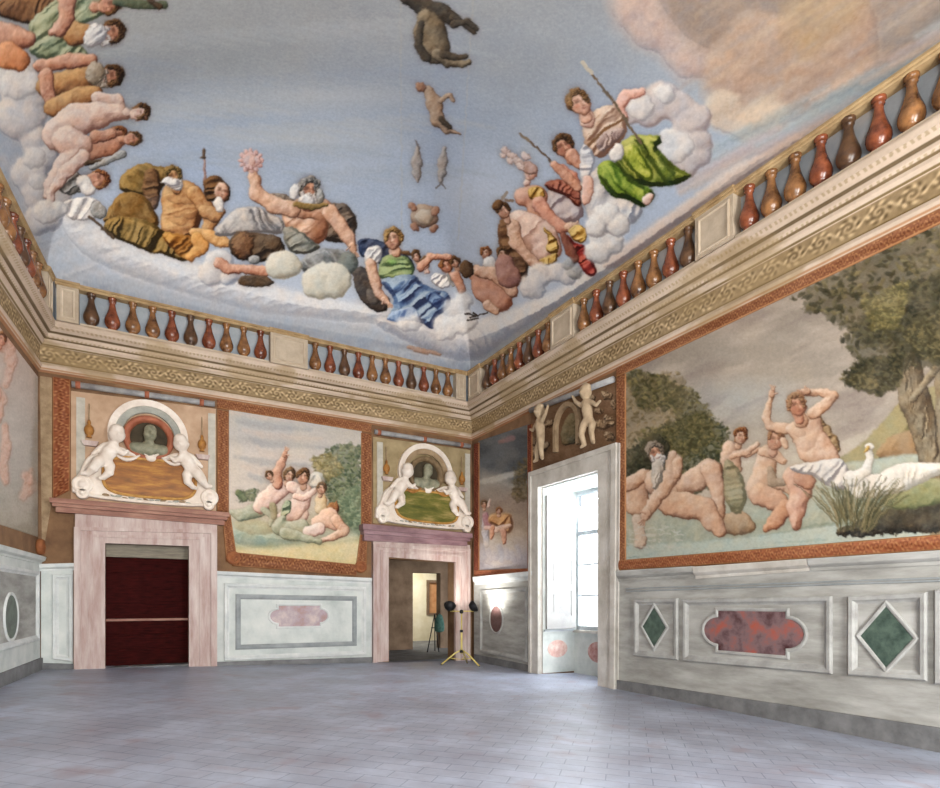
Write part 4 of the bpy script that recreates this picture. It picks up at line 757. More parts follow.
def paint_storm():
    cv = Canvas(465, 400, 545, 600, 3); cv.relief = .32; cv.mus = .5; cv.halo = .05; X, Y = cv.X, cv.Y; W = (slice(None), slice(None))
    cv.grad([(400, (108, 108, 108)), (440, (94, 96, 98)), (470, (84, 88, 92)), (490, (150, 146, 138)), (510, (140, 124, 112)), (540, (176, 158, 138)), (560, (158, 152, 156)), (600, (140, 134, 136))], 22, (.05, .08))
    cv.limb([(480, 482, 2), (500, 478, 3.5), (520, 472, 2)], ((190, 186, 178),) * 3, soft=3, alpha=.8, outline=0); cv.limb([(500, 442, 2), (512, 438, 3)], ((156, 110, 106),) * 3, soft=3, alpha=.7, outline=0); cv.leaves([(515, 470), (528, 455), (528, 500), (512, 500)], 50, 4, ((66, 56, 36), (106, 90, 60), (136, 120, 84)), 3, alpha=.7)
    cv.org(350, 400, 4.7)
    cv.limb([(640, 560, 20), (635, 620, 16), (640, 680, 12)], ((120, 116, 126), (170, 166, 174), (206, 202, 206))); cv.limb([(635, 540, 16), (650, 590, 18)], ((110, 60, 80), (160, 106, 116), (196, 150, 150))); cv.head(630, 490, 18, 0, 0, SKIN, HAIRB); cv.limb([(650, 500, 8), (655, 470, 6)], PALE)
    cv.limb([(680, 560, 30), (730, 570, 34), (740, 600, 24)], ((110, 64, 36), (186, 128, 76), (216, 170, 118)), k=5, fold=(.6, 8, .8), soft=3); cv.poly([(610, 660), (700, 640), (780, 660), (790, 780), (610, 780)], ((150, 134, 122), (186, 170, 152), (210, 196, 178)), R=60, soft=8, alpha=.5, outline=0); cv.limb([(640, 600, 10), (690, 610, 14), (750, 590, 10)], PALE, alpha=.8); cv.head(700, 520, 18, 0, 0, SKIN, HAIRR); cv.limb([(670, 600, 12), (665, 650, 8)], RUDDY); cv.limb([(720, 620, 14), (725, 670, 9)], RUDDY)
    for i in range(7): cv.limb([(620 + i * 28, 690 + i % 3 * 14, 12), (630 + i * 28, 740 + i % 2 * 10, 14)], ((120, 118, 132), (152, 150, 164), (184, 178, 184)), alpha=.6, outline=0, soft=4)
    cv.org(0, 0, 1); cv.wash(.25, .08, (150, 138, 124), 2.); return cv
def paint_side():
    cv = Canvas(-170, 120, 60, 600, 2)
    cv.grad([(120, (180, 160, 148)), (330, (196, 176, 164)), (420, (190, 184, 176)), (480, (180, 176, 168)), (530, (160, 152, 136)), (600, (150, 142, 124))], 16, (.03, .05))
    FL = ((176, 96, 66), (224, 160, 132), (240, 196, 174))
    cv.org(0, 330, 3.43)
    for pts in ([(0, 60, 16), (30, 40, 22), (40, 110, 18), (20, 190, 14)], [(-20, 190, 22), (5, 240, 16), (-10, 300, 20)], [(15, 330, 12), (22, 400, 16), (8, 470, 18), (20, 520, 12)], [(90, 500, 16), (105, 540, 22), (80, 575, 14)], [(110, 480, 8), (108, 520, 12)], [(-60, 120, 40), (-50, 220, 50), (-70, 330, 44)], [(-70, 420, 30), (-30, 480, 26)], [(-150, 200, 50), (-160, 330, 60)]): cv.limb(pts, FL, k=4, soft=4, alpha=.6, rough=.3, rel=.6)
    cv.head(-50, 80, 30, 0, .2, FL, HAIRR); cv.head(8, 30, 24, .3, .4, FL, HAIRR); cv.org(0, 0, 1)
    cv.limb([(37, 378, 2), (36, 460, 5), (37, 545, 3)], ((150, 140, 126),) * 3, soft=5, alpha=.6, outline=0); cv.wash(.35, .05, (206, 196, 186), 4.); return cv
def paint_grisaille():
    cv = Canvas(515, 355, 640, 490, 3); cv.grad([(355, (128, 100, 76)), (430, (112, 86, 64)), (490, (84, 62, 44))], 26, (.08, .06)); U = ((64, 46, 32), (124, 98, 72), (182, 158, 126))
    cv.org(520, 370, 7.83)
    cv.poly([(340, 400), (400, 330), (470, 370), (490, 480), (470, 560), (360, 600), (310, 560)], ((52, 44, 30), (92, 82, 58), (132, 120, 90)), R=50)
    for x, y, r in ((140, 640, 60), (100, 560, 40), (640, 430, 60), (700, 400, 50), (680, 200, 50), (160, 420, 40), (620, 320, 40), (560, 230, 40), (230, 420, 40), (740, 270, 40), (70, 480, 30), (200, 600, 40), (700, 520, 50)): cv.ell(x, y, r, r * .7, x * .01, U, wob=.35, fold=(x * .02, 6, .8))
    cv.org(0, 0, 1); cv.wash(.2, .1, (150, 124, 96)); return cv
# ------------------------------------------------------------------ the shell
M['umber'] = mat('umber_plaster', (92, 68, 50), (142, 110, 80), 0.9, 2.2, 0.2)
def quad_obj(name, pts, m): return struct(mesh_obj(name, pts, [tuple(range(len(pts)))], m))
fx0, fx1, fy0, fy1 = -3.4, 7.8, -3.2, 12.15
mb = MB(); top = [(fx0, fy0), (fx1, fy0), (fx1, fy1), (fx0, fy1)]
mb.prism([(x, y, fz(x, y)) for x, y in top], [(x, y, -0.6) for x, y in top]); struct(mb.obj('floor', M['floor']))
D1 = (-0.50, -0.3, 0.80, 2.385); D2 = (4.67, -0.3, 6.28, 2.30); W1 = (-9.01, -0.3, -7.34, 3.56)
TOPZ = 6.62
cut_wall('B', (XL - .3, -0.4, XR + .9, TOPZ), [D1, D2], 'wall_back', M['umber'], 0.36)
cut_wall('R', (-YB - .36, -0.4, 3.0, TOPZ), [W1, (-5.2 + 3.6, .75, .2, 3.5)], 'wall_right', M['umber'], 0.9)  # last opening is added out of view, for the side fill light
cut_wall('L', (-15.2, -0.4, 0.0, TOPZ), [], 'wall_left', M['umber'], 0.3)
mbf = MB()
FW = [(-1.9, 0.3), (2.6, 4.8)]                                       # two unseen window openings, added behind the camera for the front fill lights
xs = [-3.6, FW[0][0], FW[0][1], FW[1][0], FW[1][1], 7.0]
for a, b in ((0, 1), (2, 3), (4, 5)): mbf.box((xs[a], YF - .3, -.4), (xs[b], YF, TOPZ))
for a, b in ((1, 2), (3, 4)): mbf.box((xs[a], YF - .3, -.4), (xs[b], YF, .8)); mbf.box((xs[a], YF - .3, 4.6), (xs[b], YF, TOPZ))
struct(mbf.obj('wall_front', M['plaster']))

# the vault: a cove that springs from the balustrade on all four sides
VZ, VR, VW, VD = 6.55, 2.75, 4.0, 0.12
def vault_z(x, y):
    e = np.stack([(x - xl(y)) / _ln - VD, XR - VD - x, YB - VD - y, y - YF - VD])
    e = np.clip(e, 0, None); z = VR * np.sqrt(1 - (1 - np.clip(e / VW, 0, 1)) ** 2)
    k = 14.0
    return VZ + np.clip(-np.log(np.exp(-k * z).sum(0)) / k, 0, None)
NA, NB = 760, 1050
wa = (1 - np.cos(PI * np.linspace(0, 1, NA))) / 2; wb = np.linspace(0, 1, NB); wb = .35 * wb + .65 * (1 - np.cos(PI * wb)) / 2
yy = (YB - VD) + (YF + VD - (YB - VD)) * wb
xx = (xl(yy) + VD * _ln)[:, None] * (1 - wa) + (XR - VD) * wa
yy2 = np.repeat(yy[:, None], NA, 1)
VP = np.stack([xx, yy2, vault_z(xx, yy2)], -1)
px, py = project(VP)
ceil_col = paint_ceiling().sample(px, py)
struct(grid_mesh('ceiling', VP, ceil_col, M['paint']))
del VP, px, py

def ring_pts(d):
    """corners of the room at the offset d: back-left, back-right, front-right, front-left"""
    f = lambda y: xl(y) + d * _ln
    return [(f(YB - d), YB - d), (XR - d, YB - d), (XR - d, YF + d), (f(YF + d), YF + d)]
def sweep(name, prof, rows, colour, wall, step=.014):
    """one wall's length of a moulding, mitred at the corners, painted by colour(u, s, z)"""
    pr = np.array(prof, float); s = np.concatenate([[0], np.cumsum(np.hypot(*np.diff(pr, axis=0).T))]); ss = np.unique(np.concatenate([np.linspace(0, s[-1], rows), s]))
    d = np.interp(ss, s, pr[:, 0]); z = np.interp(ss, s, pr[:, 1]); i = 'BRFL'.index(wall)
    A = np.array([ring_pts(v)[i] for v in d]); Bp = np.array([ring_pts(v)[(i + 1) % 4] for v in d])
    n = int(np.hypot(*(Bp[0] - A[0])) / step); t = np.linspace(0, 1, n)[None, :, None]
    P = np.concatenate([A[:, None] * (1 - t) + Bp[:, None] * t, np.repeat(z[:, None, None], n, 1)], -1)
    u = np.hypot(P[..., 0] - A[0, 0], P[..., 1] - A[0, 1])
    return struct(grid_mesh(name, P, colour(u, np.repeat(ss[:, None], n, 1), P[..., 2]), M['paint']))
CORN = [(.0, 5.12), (.045, 5.17), (.06, 5.22), (.045, 5.265), (.02, 5.28), (.025, 5.31), (.03, 5.54), (.055, 5.55), (.075, 5.58), (.10, 5.60), (.10, 5.645), (.13, 5.65), (.16, 5.68), (.165, 5.73), (.20, 5.74), (.25, 5.78), (.28, 5.80), (.29, 5.86), (.285, 5.89), (.26, 5.91), (.10, 5.925)]
def corn_col(u, s, z):
    c = np.empty(u.shape + (3,)); nz = (fbm(u * 1.7, z * 9, 4) - .5)[..., None] * 34
    c[:] = (194, 176, 158)
    c[(z < 5.15)] = (148, 106, 76)
    fr = (z > 5.30) & (z < 5.545); v = (z - 5.30) / .245
    c = np.where(fr[..., None], scroll_pat(u, v, (142, 122, 92), (204, 180, 142), (86, 70, 48), .30), c)
    for zc, col, hw in ((5.29, (126, 106, 70), .010), (5.56, (116, 98, 66), .012), (5.646, (118, 100, 74), .008), (5.735, (110, 94, 72), .008), (5.175, (170, 132, 100), .010)):
        c = np.where((np.abs(z - zc) < hw)[..., None], np.asarray(col, float), c)
    bead = (np.abs(z - 5.665) < .012) | (np.abs(z - 5.79) < .012)
    c = np.where((bead & (np.sin(u * 2 * PI / .06) > .1))[..., None], np.array((166, 148, 122.)), c)
    st = np.clip((fbm(u * 1.1 + 3, z * 3, 5) - .56) * 5, 0, .5)[..., None]
    return (c * (1 - st) + np.array((150, 128, 92.)) * st) + nz
for i, wn in enumerate('BRFL'): sweep(f'trim_{i + 1}', CORN, 90, corn_col, wn, .014 if wn in 'BR' else .02)
PARA = [(.10, 5.92), (.10, 6.50), (.13, 6.56)]
def para_col(u, s, z):
    f = fbm(u * 1.4, z * 2.2, 4)[..., None]; g = np.clip((fbm(u * 3 + 9, z * 4, 3) - .5) * 5, 0, 1)[..., None] * .35
    c = np.array((126, 136, 146.)) * (1 - f) + np.array((176, 182, 186.)) * f
    return c * (1 - g) + np.array((196, 180, 172.)) * g
for i, wn in enumerate('BRFL'): sweep(f'trim_{i + 5}', PARA, 20, para_col, wn, .05)

# ------------------------------------------------------------------ balustrade on the cornice
BZ0, BZ1 = 5.93, 6.49
BPROF = [(.066, 0), (.074, .010), (.074, .022), (.060, .032), (.084, .055), (.108, .09), (.118, .13), (.116, .17), (.100, .22), (.078, .28), (.058, .34), (.046, .40), (.042, .445), (.056, .455), (.056, .468), (.044, .478), (.066, .49), (.068, .51), (.068, .53)]
bal_mesh = {}
for key in ('baluster_red', 'baluster_brown', 'baluster_dark'):
    o = MB().lathe(BPROF, k=20).obj('baluster', M[key], None, True); bal_mesh[key] = o.data; bpy.data.objects.remove(o)
def along(w, u, d, z):
    return wp(w, u, z, d)
def balustrade(w, u0, u1, label, sp=.30):
    c = wp(w, (u0 + u1) / 2, BZ0, .17); t = thing('balustrade', label, 'balustrade', c, 'balustrades above the cornice')
    A = lambda u, z, d: wp(w, u, z, d)
    pl = MB(); pl.prism([A(u0, BZ0 - .02, .09), A(u1, BZ0 - .02, .09), A(u1, BZ0 + .012, .09), A(u0, BZ0 + .012, .09)], [A(u0, BZ0 - .02, .25), A(u1, BZ0 - .02, .25), A(u1, BZ0 + .012, .25), A(u0, BZ0 + .012, .25)]); pl.obj('plinth', M['cornice'], t)
    r = MB(); pr = [(.08, BZ1), (.24, BZ1), (.25, BZ1 + .015), (.25, BZ1 + .035), (.27, BZ1 + .045), (.27, BZ1 + .072), (.245, BZ1 + .085), (.08, BZ1 + .09)]
    r.prism([A(u0, z, d) for d, z in pr], [A(u1, z, d) for d, z in pr]); r.obj('rail', M['rail'], t)
    n = max(2, round((u1 - u0) / sp)); st = (u1 - u0) / n
    for i in range(n):
        key = ('baluster_red', 'baluster_brown', 'baluster_dark', 'baluster_brown', 'baluster_red')[(i * 7 + int(abs(u0) * 3)) % 5]
        b = bpy.data.objects.new('baluster', bal_mesh[key]); link(b, t); b.location = A(u0 + (i + .5) * st, BZ0 + .01, .175)
        b.scale = (1, 1, (BZ1 - BZ0) / .53)
def pedestal(w, u0, u1, label):
    t = thing('balustrade_pedestal', label, 'pedestal', wp(w, (u0 + u1) / 2, BZ0, .17), 'stone pedestals of the balustrade')
    q = [(u0, BZ0 - .01), (u1, BZ0 - .01), (u1, BZ1 + .005), (u0, BZ1 + .005)]
    MB().prism(wpoly(w, q, .26), wpoly(w, q, .09)).obj('block', M['pedestal'], t)
    ring(w, inset(q, .05), [(0, .255), (0, .275), (.022, .28), (.04, .262)]).obj('panel_moulding', M['cornice'], t)
    pr = [(.085, BZ1), (.265, BZ1), (.28, BZ1 + .015), (.28, BZ1 + .038), (.30, BZ1 + .048), (.30, BZ1 + .078), (.275, BZ1 + .092), (.085, BZ1 + .098)]
    MB().prism([wp(w, u0 - .02, z, d) for d, z in pr], [wp(w, u1 + .02, z, d) for d, z in pr]).obj('cap', M['rail'], t)
cu = lambda w, x, y: uz(w, x, y, .2)[0]
uB = lambda x: cu('B', x, 350); uR = lambda x: cu('R', x, 300)
pedestal('B', XL + .27, uB(79), 'stone pedestal in the far corner by the end wall, above the dark red door')
balustrade('B', uB(79) + .02, uB(270) - .02, 'run of reddish balusters above the fresco and the dark red door')
pedestal('B', uB(270), uB(307), 'plain stone pedestal in the middle of the end wall balustrade')
balustrade('B', uB(307) + .02, uB(455) - .02, 'run of balusters above the open doorway, under the woman in blue')
pedestal('B', uB(455), XR - .31, 'stone pedestal in the far corner above the lamp stand, end wall side')
pedestal('R', -YB + .27, uR(482), 'stone pedestal in the far corner above the lamp stand, window wall side')
balustrade('R', uR(482) + .02, uR(553) - .02, 'short run of balusters in the corner above the narrow dark fresco')
pedestal('R', uR(553), uR(576), 'stone pedestal above the window, between two runs of balusters')
balustrade('R', uR(576) + .02, uR(698) - .02, 'run of balusters above the window and the start of the large fresco')
pedestal('R', uR(698), uR(736), 'large panelled stone pedestal below the woman in green')
balustrade('R', uR(736) + .02, -1.2, 'nearest run of dark pear-shaped balusters above the large bathing fresco')
balustrade('L', -5.2, -.66, 'steep run of balusters along the side wall beside the seated elders')
pedestal('L', -.60, -.32, 'stone pedestal in the far corner on the side wall, edge-on')

# ------------------------------------------------------------------ painted borders and frescoes
def border(w, quad, d, parent, name='painted_border', base=(128, 82, 56), hi=(166, 120, 82), lo=(92, 52, 36), vertical=False, bulge=0.0, per=.10):
    q = [uz(w, x, y, d) for x, y in quad] if quad[0][0] > 20 or w == 'L' else quad
    L1 = math.hypot(q[1][0] - q[0][0], q[1][1] - q[0][1]); L2 = math.hypot(q[3][0] - q[0][0], q[3][1] - q[0][1])
    nu = int(np.clip(L1 / .012, 12, 500)); nv = int(np.clip(L2 / .012, 12, 400))
    P, U = wall_grid(w, q, nu, nv, d)
    a = np.linspace(0, 1, nu)[None, :]; b = np.linspace(0, 1, nv)[:, None]
    if vertical: u = b * L2 + 0 * a; v = a + 0 * b; wd = L1
    else: u = a * L1 + 0 * b; v = b + 0 * a; wd = L2
    if bulge: P = P + WALLS[w][1] * (bulge * np.sin(PI * v))[..., None]
    c = scroll_pat(u, v, base, hi, lo, max(per, wd * .75))
    e = np.minimum(v, 1 - v) * wd
    c = np.where((e < .022)[..., None], np.array((158, 114, 76.)), c); c = np.where((e < .010)[..., None], np.array((104, 62, 42.)), c)
    c = c + (fbm(u * 3, v * 5, 4) - .5)[..., None] * 40
    edge = np.zeros((nv, nu), bool); edge[0] = edge[-1] = True; edge[:, 0] = edge[:, -1] = True
    P = np.where(edge[..., None], P - WALLS[w][1] * (d - .001), P)
    return grid_mesh(name, P, c, M['paint'], parent)
def scene_panel(w, quad, cv, parent, name='painted_scene', d=.012, step=.011):
    q = [uz(w, x, y, d) for x, y in quad]
    L1 = max(math.dist(q[0], q[1]), math.dist(q[3], q[2])); L2 = max(math.dist(q[0], q[3]), math.dist(q[1], q[2]))
    nu = int(L1 / step); nv = int(L2 / step); P, U = wall_grid(w, q, nu, nv, d)
    px, py = project(P); col = cv.sample(px, py)
    edge = np.zeros((nv, nu), bool); edge[0] = edge[-1] = True; edge[:, 0] = edge[:, -1] = True
    P = np.where(edge[..., None], P - WALLS[w][1] * (d - .001), P)
    return grid_mesh(name, P, col, M['paint'], parent)
def base_of(w, x, y): return on(w, x, y)
# sea fresco between the doors
t = thing('fresco', 'seashore fresco with sea nymphs, between the two doors of the end wall', 'wall painting', base_of('B', 296, 560), 'framed wall frescoes')
scene_panel('B', [(229, 407), (362, 429), (362, 566), (229, 553)], paint_sea(), t)
border('B', [(217, 398), (372, 424), (372, 433), (217, 408)], .03, t)
border('B', [(217, 409), (229, 411), (229, 512), (217, 511)], .03, t, vertical=True)
border('B', [(361, 432), (372, 434), (372, 527), (361, 526)], .03, t, vertical=True)
border('B', [(236, 552), (355, 564), (357, 576), (232, 566)], .03, t, 'rolled_hem', bulge=.05)
border('B', [(361, 526), (368, 527), (367, 570), (355, 568)], .025, t, vertical=True)
border('B', [(222, 514), (231, 514), (238, 560), (226, 562)], .025, t, vertical=True)
for cx, cy, r in ((233, 558, 6.5), (360, 567, 6)):
    u, z = uz('B', cx, cy); MB().lathe([(.02, -.015), (.115, -.015), (.13, 0.02), (.12, .07), (.08, .075), (.075, .05), (.04, .05), (.03, .085), (.01, .085)], wp('B', u, z, .02), 20, (0, -1, 0)).obj('scroll_end', M['terracotta'], t, True)
# large bathing fresco
t = thing('fresco', 'large fresco of bathing figures and swan beside the window', 'wall painting', base_of('R', 780, 540), 'framed wall frescoes')
cvr = paint_bath()
qR = [uz('R', 625, 372), uz('R', 940, 216), uz('R', 940, 548), uz('R', 625, 563)]
k = (2.63 - 1.0) / (uz('R', 625, 372)[0] * -1 - 2.63)
def extR(a, b, u): 
    A, B2 = uz('R', *a), uz('R', *b); f = (u - A[0]) / (B2[0] - A[0]); return (u, A[1] + (B2[1] - A[1]) * f)
UE = -1.3
def scene_panel_uz(w, q, cv, parent, d=.012, step=.011):
    nu = int(math.dist(q[0], q[1]) / step); nv = int(max(math.dist(q[0], q[3]), math.dist(q[1], q[2])) / step); P, U = wall_grid(w, q, nu, nv, d)
    px, py = project(P); col = cv.sample(px, py); edge = np.zeros((nv, nu), bool); edge[0] = edge[-1] = True; edge[:, 0] = edge[:, -1] = True
    P = np.where(edge[..., None], P - WALLS[w][1] * (d - .001), P)
    return grid_mesh('painted_scene', P, col, M['paint'], parent)
scene_panel_uz('R', [uz('R', 624, 371), extR((625, 371), (940, 224), UE), extR((620, 562), (940, 540), UE), uz('R', 624, 562)], cvr, t)
border('R', [uz('R', 617, 368), extR((617, 368), (940, 209), UE), extR((617, 378), (940, 225), UE), uz('R', 617, 378)], .03, t)
border('R', [uz('R', 617, 378), uz('R', 627, 373), uz('R', 627, 562), uz('R', 617, 563)], .03, t, vertical=True)
border('R', [uz('R', 619, 560), extR((619, 560), (940, 534), UE), extR((619, 571), (940, 551), UE), uz('R', 619, 571)], .035, t, 'painted_border', bulge=.02, base=(140, 84, 56))
# narrow dark fresco in the corner
t = thing('fresco', 'narrow fresco with dark stormy sky, between the far corner and the window', 'wall painting', base_of('R', 502, 560), 'framed wall frescoes')
scene_panel('R', [(478, 441), (529, 424), (529, 571), (478, 573)], paint_storm(), t)
border('R', [(473.5, 444), (479, 442), (479, 574), (473.5, 575)], .03, t, vertical=True, base=(112, 58, 44), hi=(150, 92, 66), lo=(70, 30, 24))
border('R', [(527, 425), (532, 423), (532, 570), (527, 571)], .03, t, vertical=True, base=(112, 58, 44), hi=(150, 92, 66), lo=(70, 30, 24))
border('R', [(474, 570), (531, 568), (531, 574), (474, 577)], .035, t, base=(150, 86, 64))
# fresco on the side wall
t = thing('fresco', 'pale worn fresco with flame-coloured figures on the side wall', 'wall painting', on('L', 20, 540), 'framed wall frescoes')
QL = lambda x, y, d=0: uz('L', x, y, d)
def Lq(u, z): return (u, z)
cvl = paint_side()
scene_panel_uz('L', [(-4.5, 5.02), (-.06, 5.02), (-.06, 2.42), (-4.5, 2.36)], cvl, t)
border('L', [(-4.5, 5.12), (-.02, 5.12), (-.02, 4.98), (-4.5, 4.98)], .03, t)
border('L', [(-4.5, 2.42), (.0, 2.42), (.0, 2.16), (-4.5, 2.12)], .03, t, 'rolled_hem', bulge=.05)
MB().lathe([(.02, -.015), (.12, -.015), (.14, 0.02), (.12, .07), (.08, .075), (.03, .09)], wp('L', -.06, 2.26, .02), 20, tuple(WALLS['L'][1])).obj('scroll_end', M['terracotta'], t, True)

# ------------------------------------------------------------------ stucco overdoors
def skin_body(name, joints, edges, m, parent, voxel=.014):
    """one continuous figure grown over a chain of joints (position, radius)"""
    mb = MB()
    for p, r in joints: r = r if not isinstance(r, tuple) else r[0]; mb.ball(p, r, 14, 10)
    for a, c in edges:
        ra, rc = [(q[1] if not isinstance(q[1], tuple) else q[1][0]) for q in (joints[a], joints[c])]
        mb.tube([joints[a][0], joints[c][0]], [ra * .97, rc * .97], 14)
    o = mb.obj(name, m, parent, True)
    rm = o.modifiers.new('skin', 'REMESH'); rm.mode = 'VOXEL'; rm.voxel_size = voxel; rm.use_smooth_shade = True
    sm = o.modifiers.new('soft', 'SMOOTH'); sm.factor = .5; sm.iterations = 4
    return o
def putto(w, P, s, flip, m, parent, pose='lie'):
    """a plump child of stucco in relief; P maps local (a, b) metres to wall (u, z)"""
    f = -1 if flip else 1
    def J(a, b, d, r): u, z = P(f * a * s, b * s); return (wp(w, u, z, d * s + .05), r * s)
    if pose == 'lie':     # reclines on the scroll, its back to the side, head up towards the medallion
        js = [J(-.02, -.02, .12, .12), J(.06, .12, .15, .135), J(.12, .25, .16, .10), J(.15, .335, .17, .07), J(.18, .46, .20, .15), J(.19, .54, .20, .13),
              J(-.12, -.10, .18, .11), J(-.20, -.24, .22, .085), J(-.30, -.34, .16, .06), J(-.38, -.34, .18, .04),
              J(.06, -.14, .10, .10), J(.06, -.28, .16, .08), J(-.04, -.38, .13, .055), J(-.10, -.40, .16, .04),
              J(.20, .16, .20, .06), J(.29, .10, .22, .05), J(.36, .16, .22, .036),
              J(-.02, .24, .12, .065), J(-.13, .14, .12, .052), J(-.21, .06, .12, .036)]
    else:
        js = [J(0, 0, .10, .085), J(.01, .16, .12, .095), J(.01, .27, .13, .075), J(.015, .34, .13, .05), J(.02, .43, .14, .105), J(.02, .49, .14, .095),
              J(.07, -.1, .14, .07), J(.10, -.25, .17, .055), J(.07, -.42, .12, .042), J(.12, -.46, .15, .03),
              J(-.06, -.1, .07, .07), J(-.10, -.25, .12, .05), J(-.12, -.42, .10, .04), J(-.17, -.45, .13, .028),
              J(.12, .25, .15, .045), J(.24, .34, .17, .036), J(.32, .46, .17, .026),
              J(-.11, .24, .12, .045), J(-.22, .16, .12, .034), J(-.31, .2, .12, .024)]
    js += [J(.215, .445, .34, .035), J(.11, .55, .2, .06), J(.25, .57, .22, .05), J(.07, .47, .2, .05)] if pose == 'lie' else [J(.02, .43, .25, .03), J(-.05, .52, .15, .05), J(.09, .52, .15, .05), J(.02, .56, .14, .05)]
    ed = [(0, 1), (1, 2), (2, 3), (3, 4), (4, 5), (0, 6), (6, 7), (7, 8), (8, 9), (0, 10), (10, 11), (11, 12), (12, 13), (2, 14), (14, 15), (15, 16), (2, 17), (17, 18), (18, 19)]
    return skin_body('putto', js, ed, m, parent)
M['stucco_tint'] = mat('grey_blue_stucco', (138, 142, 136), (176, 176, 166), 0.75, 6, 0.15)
M['stucco_tan'] = mat('tan_stucco', (150, 130, 104), (188, 168, 140), 0.8, 6, 0.2)
M['peach'] = mat('peach_wall_paint', (168, 138, 110), (200, 172, 146), 0.85, 3, 0.1)
M['buff'] = mat('buff_wall_paint', (132, 116, 84), (176, 158, 122), 0.85, 3, 0.1)
M['ring_red'] = mat('brick_red_ring', (132, 70, 48), (178, 112, 84), 0.6, 7, 0.1)
M['ring_brown'] = mat('brown_ring', (92, 74, 52), (140, 118, 88), 0.6, 7, 0.1)
def overdoor(quad, label, back, plaque, ringm, tint, white, lampm):
    Q = [np.array(uz('B', x, y)) for x, y in quad]; W, H = 147.0, 112.0
    def q(x, y):
        a, b = x / W, y / H; r = (Q[0] * (1 - a) + Q[1] * a) * (1 - b) + (Q[3] * (1 - a) + Q[2] * a) * b; return (float(r[0]), float(r[1]))
    sx = (Q[1][0] - Q[0][0]) / W; sz = (Q[0][1] - Q[3][1]) / H; s = (sx + sz) / 2
    o = wp('B', *q(73, 112), 0.0); t = thing('overdoor_relief', label, 'overdoor', o, 'overdoor reliefs')
    full = [q(0, 0), q(W, 0), q(W, H), q(0, H)]
    slab('B', full, .012).obj('back_panel', back, t)
    # the rod along the top with its ribbons
    a, b = q(1, -6), q(W - 2, -4)
    r = MB().tube([wp('B', *a, .06), wp('B', *b, .06)], .05, 14); rod = r.obj('hanging_rod', M['rod'], t, True)
    for f in (.04, .5, .9):
        c = [a[i] + (b[i] - a[i]) * f for i in (0, 1)]; MB().tube([wp('B', c[0] - .035, c[1], .06), wp('B', c[0] + .035, c[1], .06)], .062, 14).obj('ribbon', M['ring_red'], rod, True)
    for x in (5, 138): slab('B', [q(x, 6), q(x + 8, 6), q(x + 8, 92), q(x, 92)], .035).obj('pilaster', M['stucco_grey'], t)
    cx, cy = 75, 40; cu_, cz_ = q(cx, cy)
    # niche arch, its tinted inner band, the round frame and the dark hollow
    arch = lambda R, r: ellipse(cu_, cz_, R * sx, R * sz * .98, 26, -.3, PI + .3) + ellipse(cu_, cz_, r * sx, r * sz * .98, 26, PI + .3, -.3)
    slab('B', arch(41, 34), .10).obj('niche_arch', white, t)
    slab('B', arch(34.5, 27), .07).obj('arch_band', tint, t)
    cz_ -= 1.5 * sz
    n = 40; v = []; f = []; pr = [(27, .03), (27, .11), (25, .13), (22.5, .12), (20, .09), (19.5, .02)]
    for R, d in pr: v += wpoly('B', ellipse(cu_, cz_, R * sx * .97, R * sz * .9, n), d)
    for i in range(len(pr) - 1): f += [(i * n + j, i * n + (j + 1) % n, (i + 1) * n + (j + 1) % n, (i + 1) * n + j) for j in range(n)]
    md = MB().add(v, f).obj('medallion', ringm, t, True)
    slab('B', ellipse(cu_, cz_, 20 * sx, 19 * sz, 36), .03).obj('hollow', M['niche_dark'], md)
    J = lambda x, y, d, r: (wp('B', cu_ + x * sx, cz_ + y * sz, d), (r * s, r * s))
    skin_body('bust', [J(0, -13, .06, 9), J(-14, -12, .06, 7), J(14, -12, .06, 7), J(0, -7, .08, 6), J(0, -3, .10, 4.6), J(1, 3, .13, 6.8), J(1.5, 8, .12, 6.6), J(2.2, 3.5, .25, 1.6)], [(0, 1), (0, 2), (0, 3), (3, 4), (4, 5), (5, 6)], M['bronze'], md)
    # scrolled surround with the coloured plaque
    out = [(2, 111), (1, 96), (9, 84), (13, 70), (28, 58), (44, 52), (60, 60), (90, 60), (106, 52), (120, 60), (133, 72), (138, 86), (146, 98), (146, 111)]
    pt = [q(*p) for p in out]
    for _ in range(2):
        pp = []
        for i in range(len(pt)):
            A, B2 = pt[i], pt[(i + 1) % len(pt)]; pp += [(A[0] * .75 + B2[0] * .25, A[1] * .75 + B2[1] * .25), (A[0] * .25 + B2[0] * .75, A[1] * .25 + B2[1] * .75)]
        pt = pp
    slab('B', pt, .075).obj('scroll_surround', white, t)
    ring('B', pt, [(.0, .074), (.0, .105), (.02, .118), (.05, .112), (.065, .078)]).obj('scroll_rim', white, t, True)
    def cart(hw, hh, cxx=77, cyy=84):
        p = [(hw * math.copysign(abs(math.cos(a)) ** .5, math.cos(a)), hh * math.copysign(abs(math.sin(a)) ** .62, math.sin(a))) for a in [2 * PI * i / 44 for i in range(44)]]
        return [q(cxx + a, cyy - b) for a, b in p]
    pl = slab('B', cart(46, 19), .095).obj('plaque', plaque, t)
    ring('B', cart(48.5, 21.5), [(0, .07), (0, .11), (.02, .125), (.045, .11), (.05, .09)]).obj('plaque_rim', M['gilt'], pl, True)
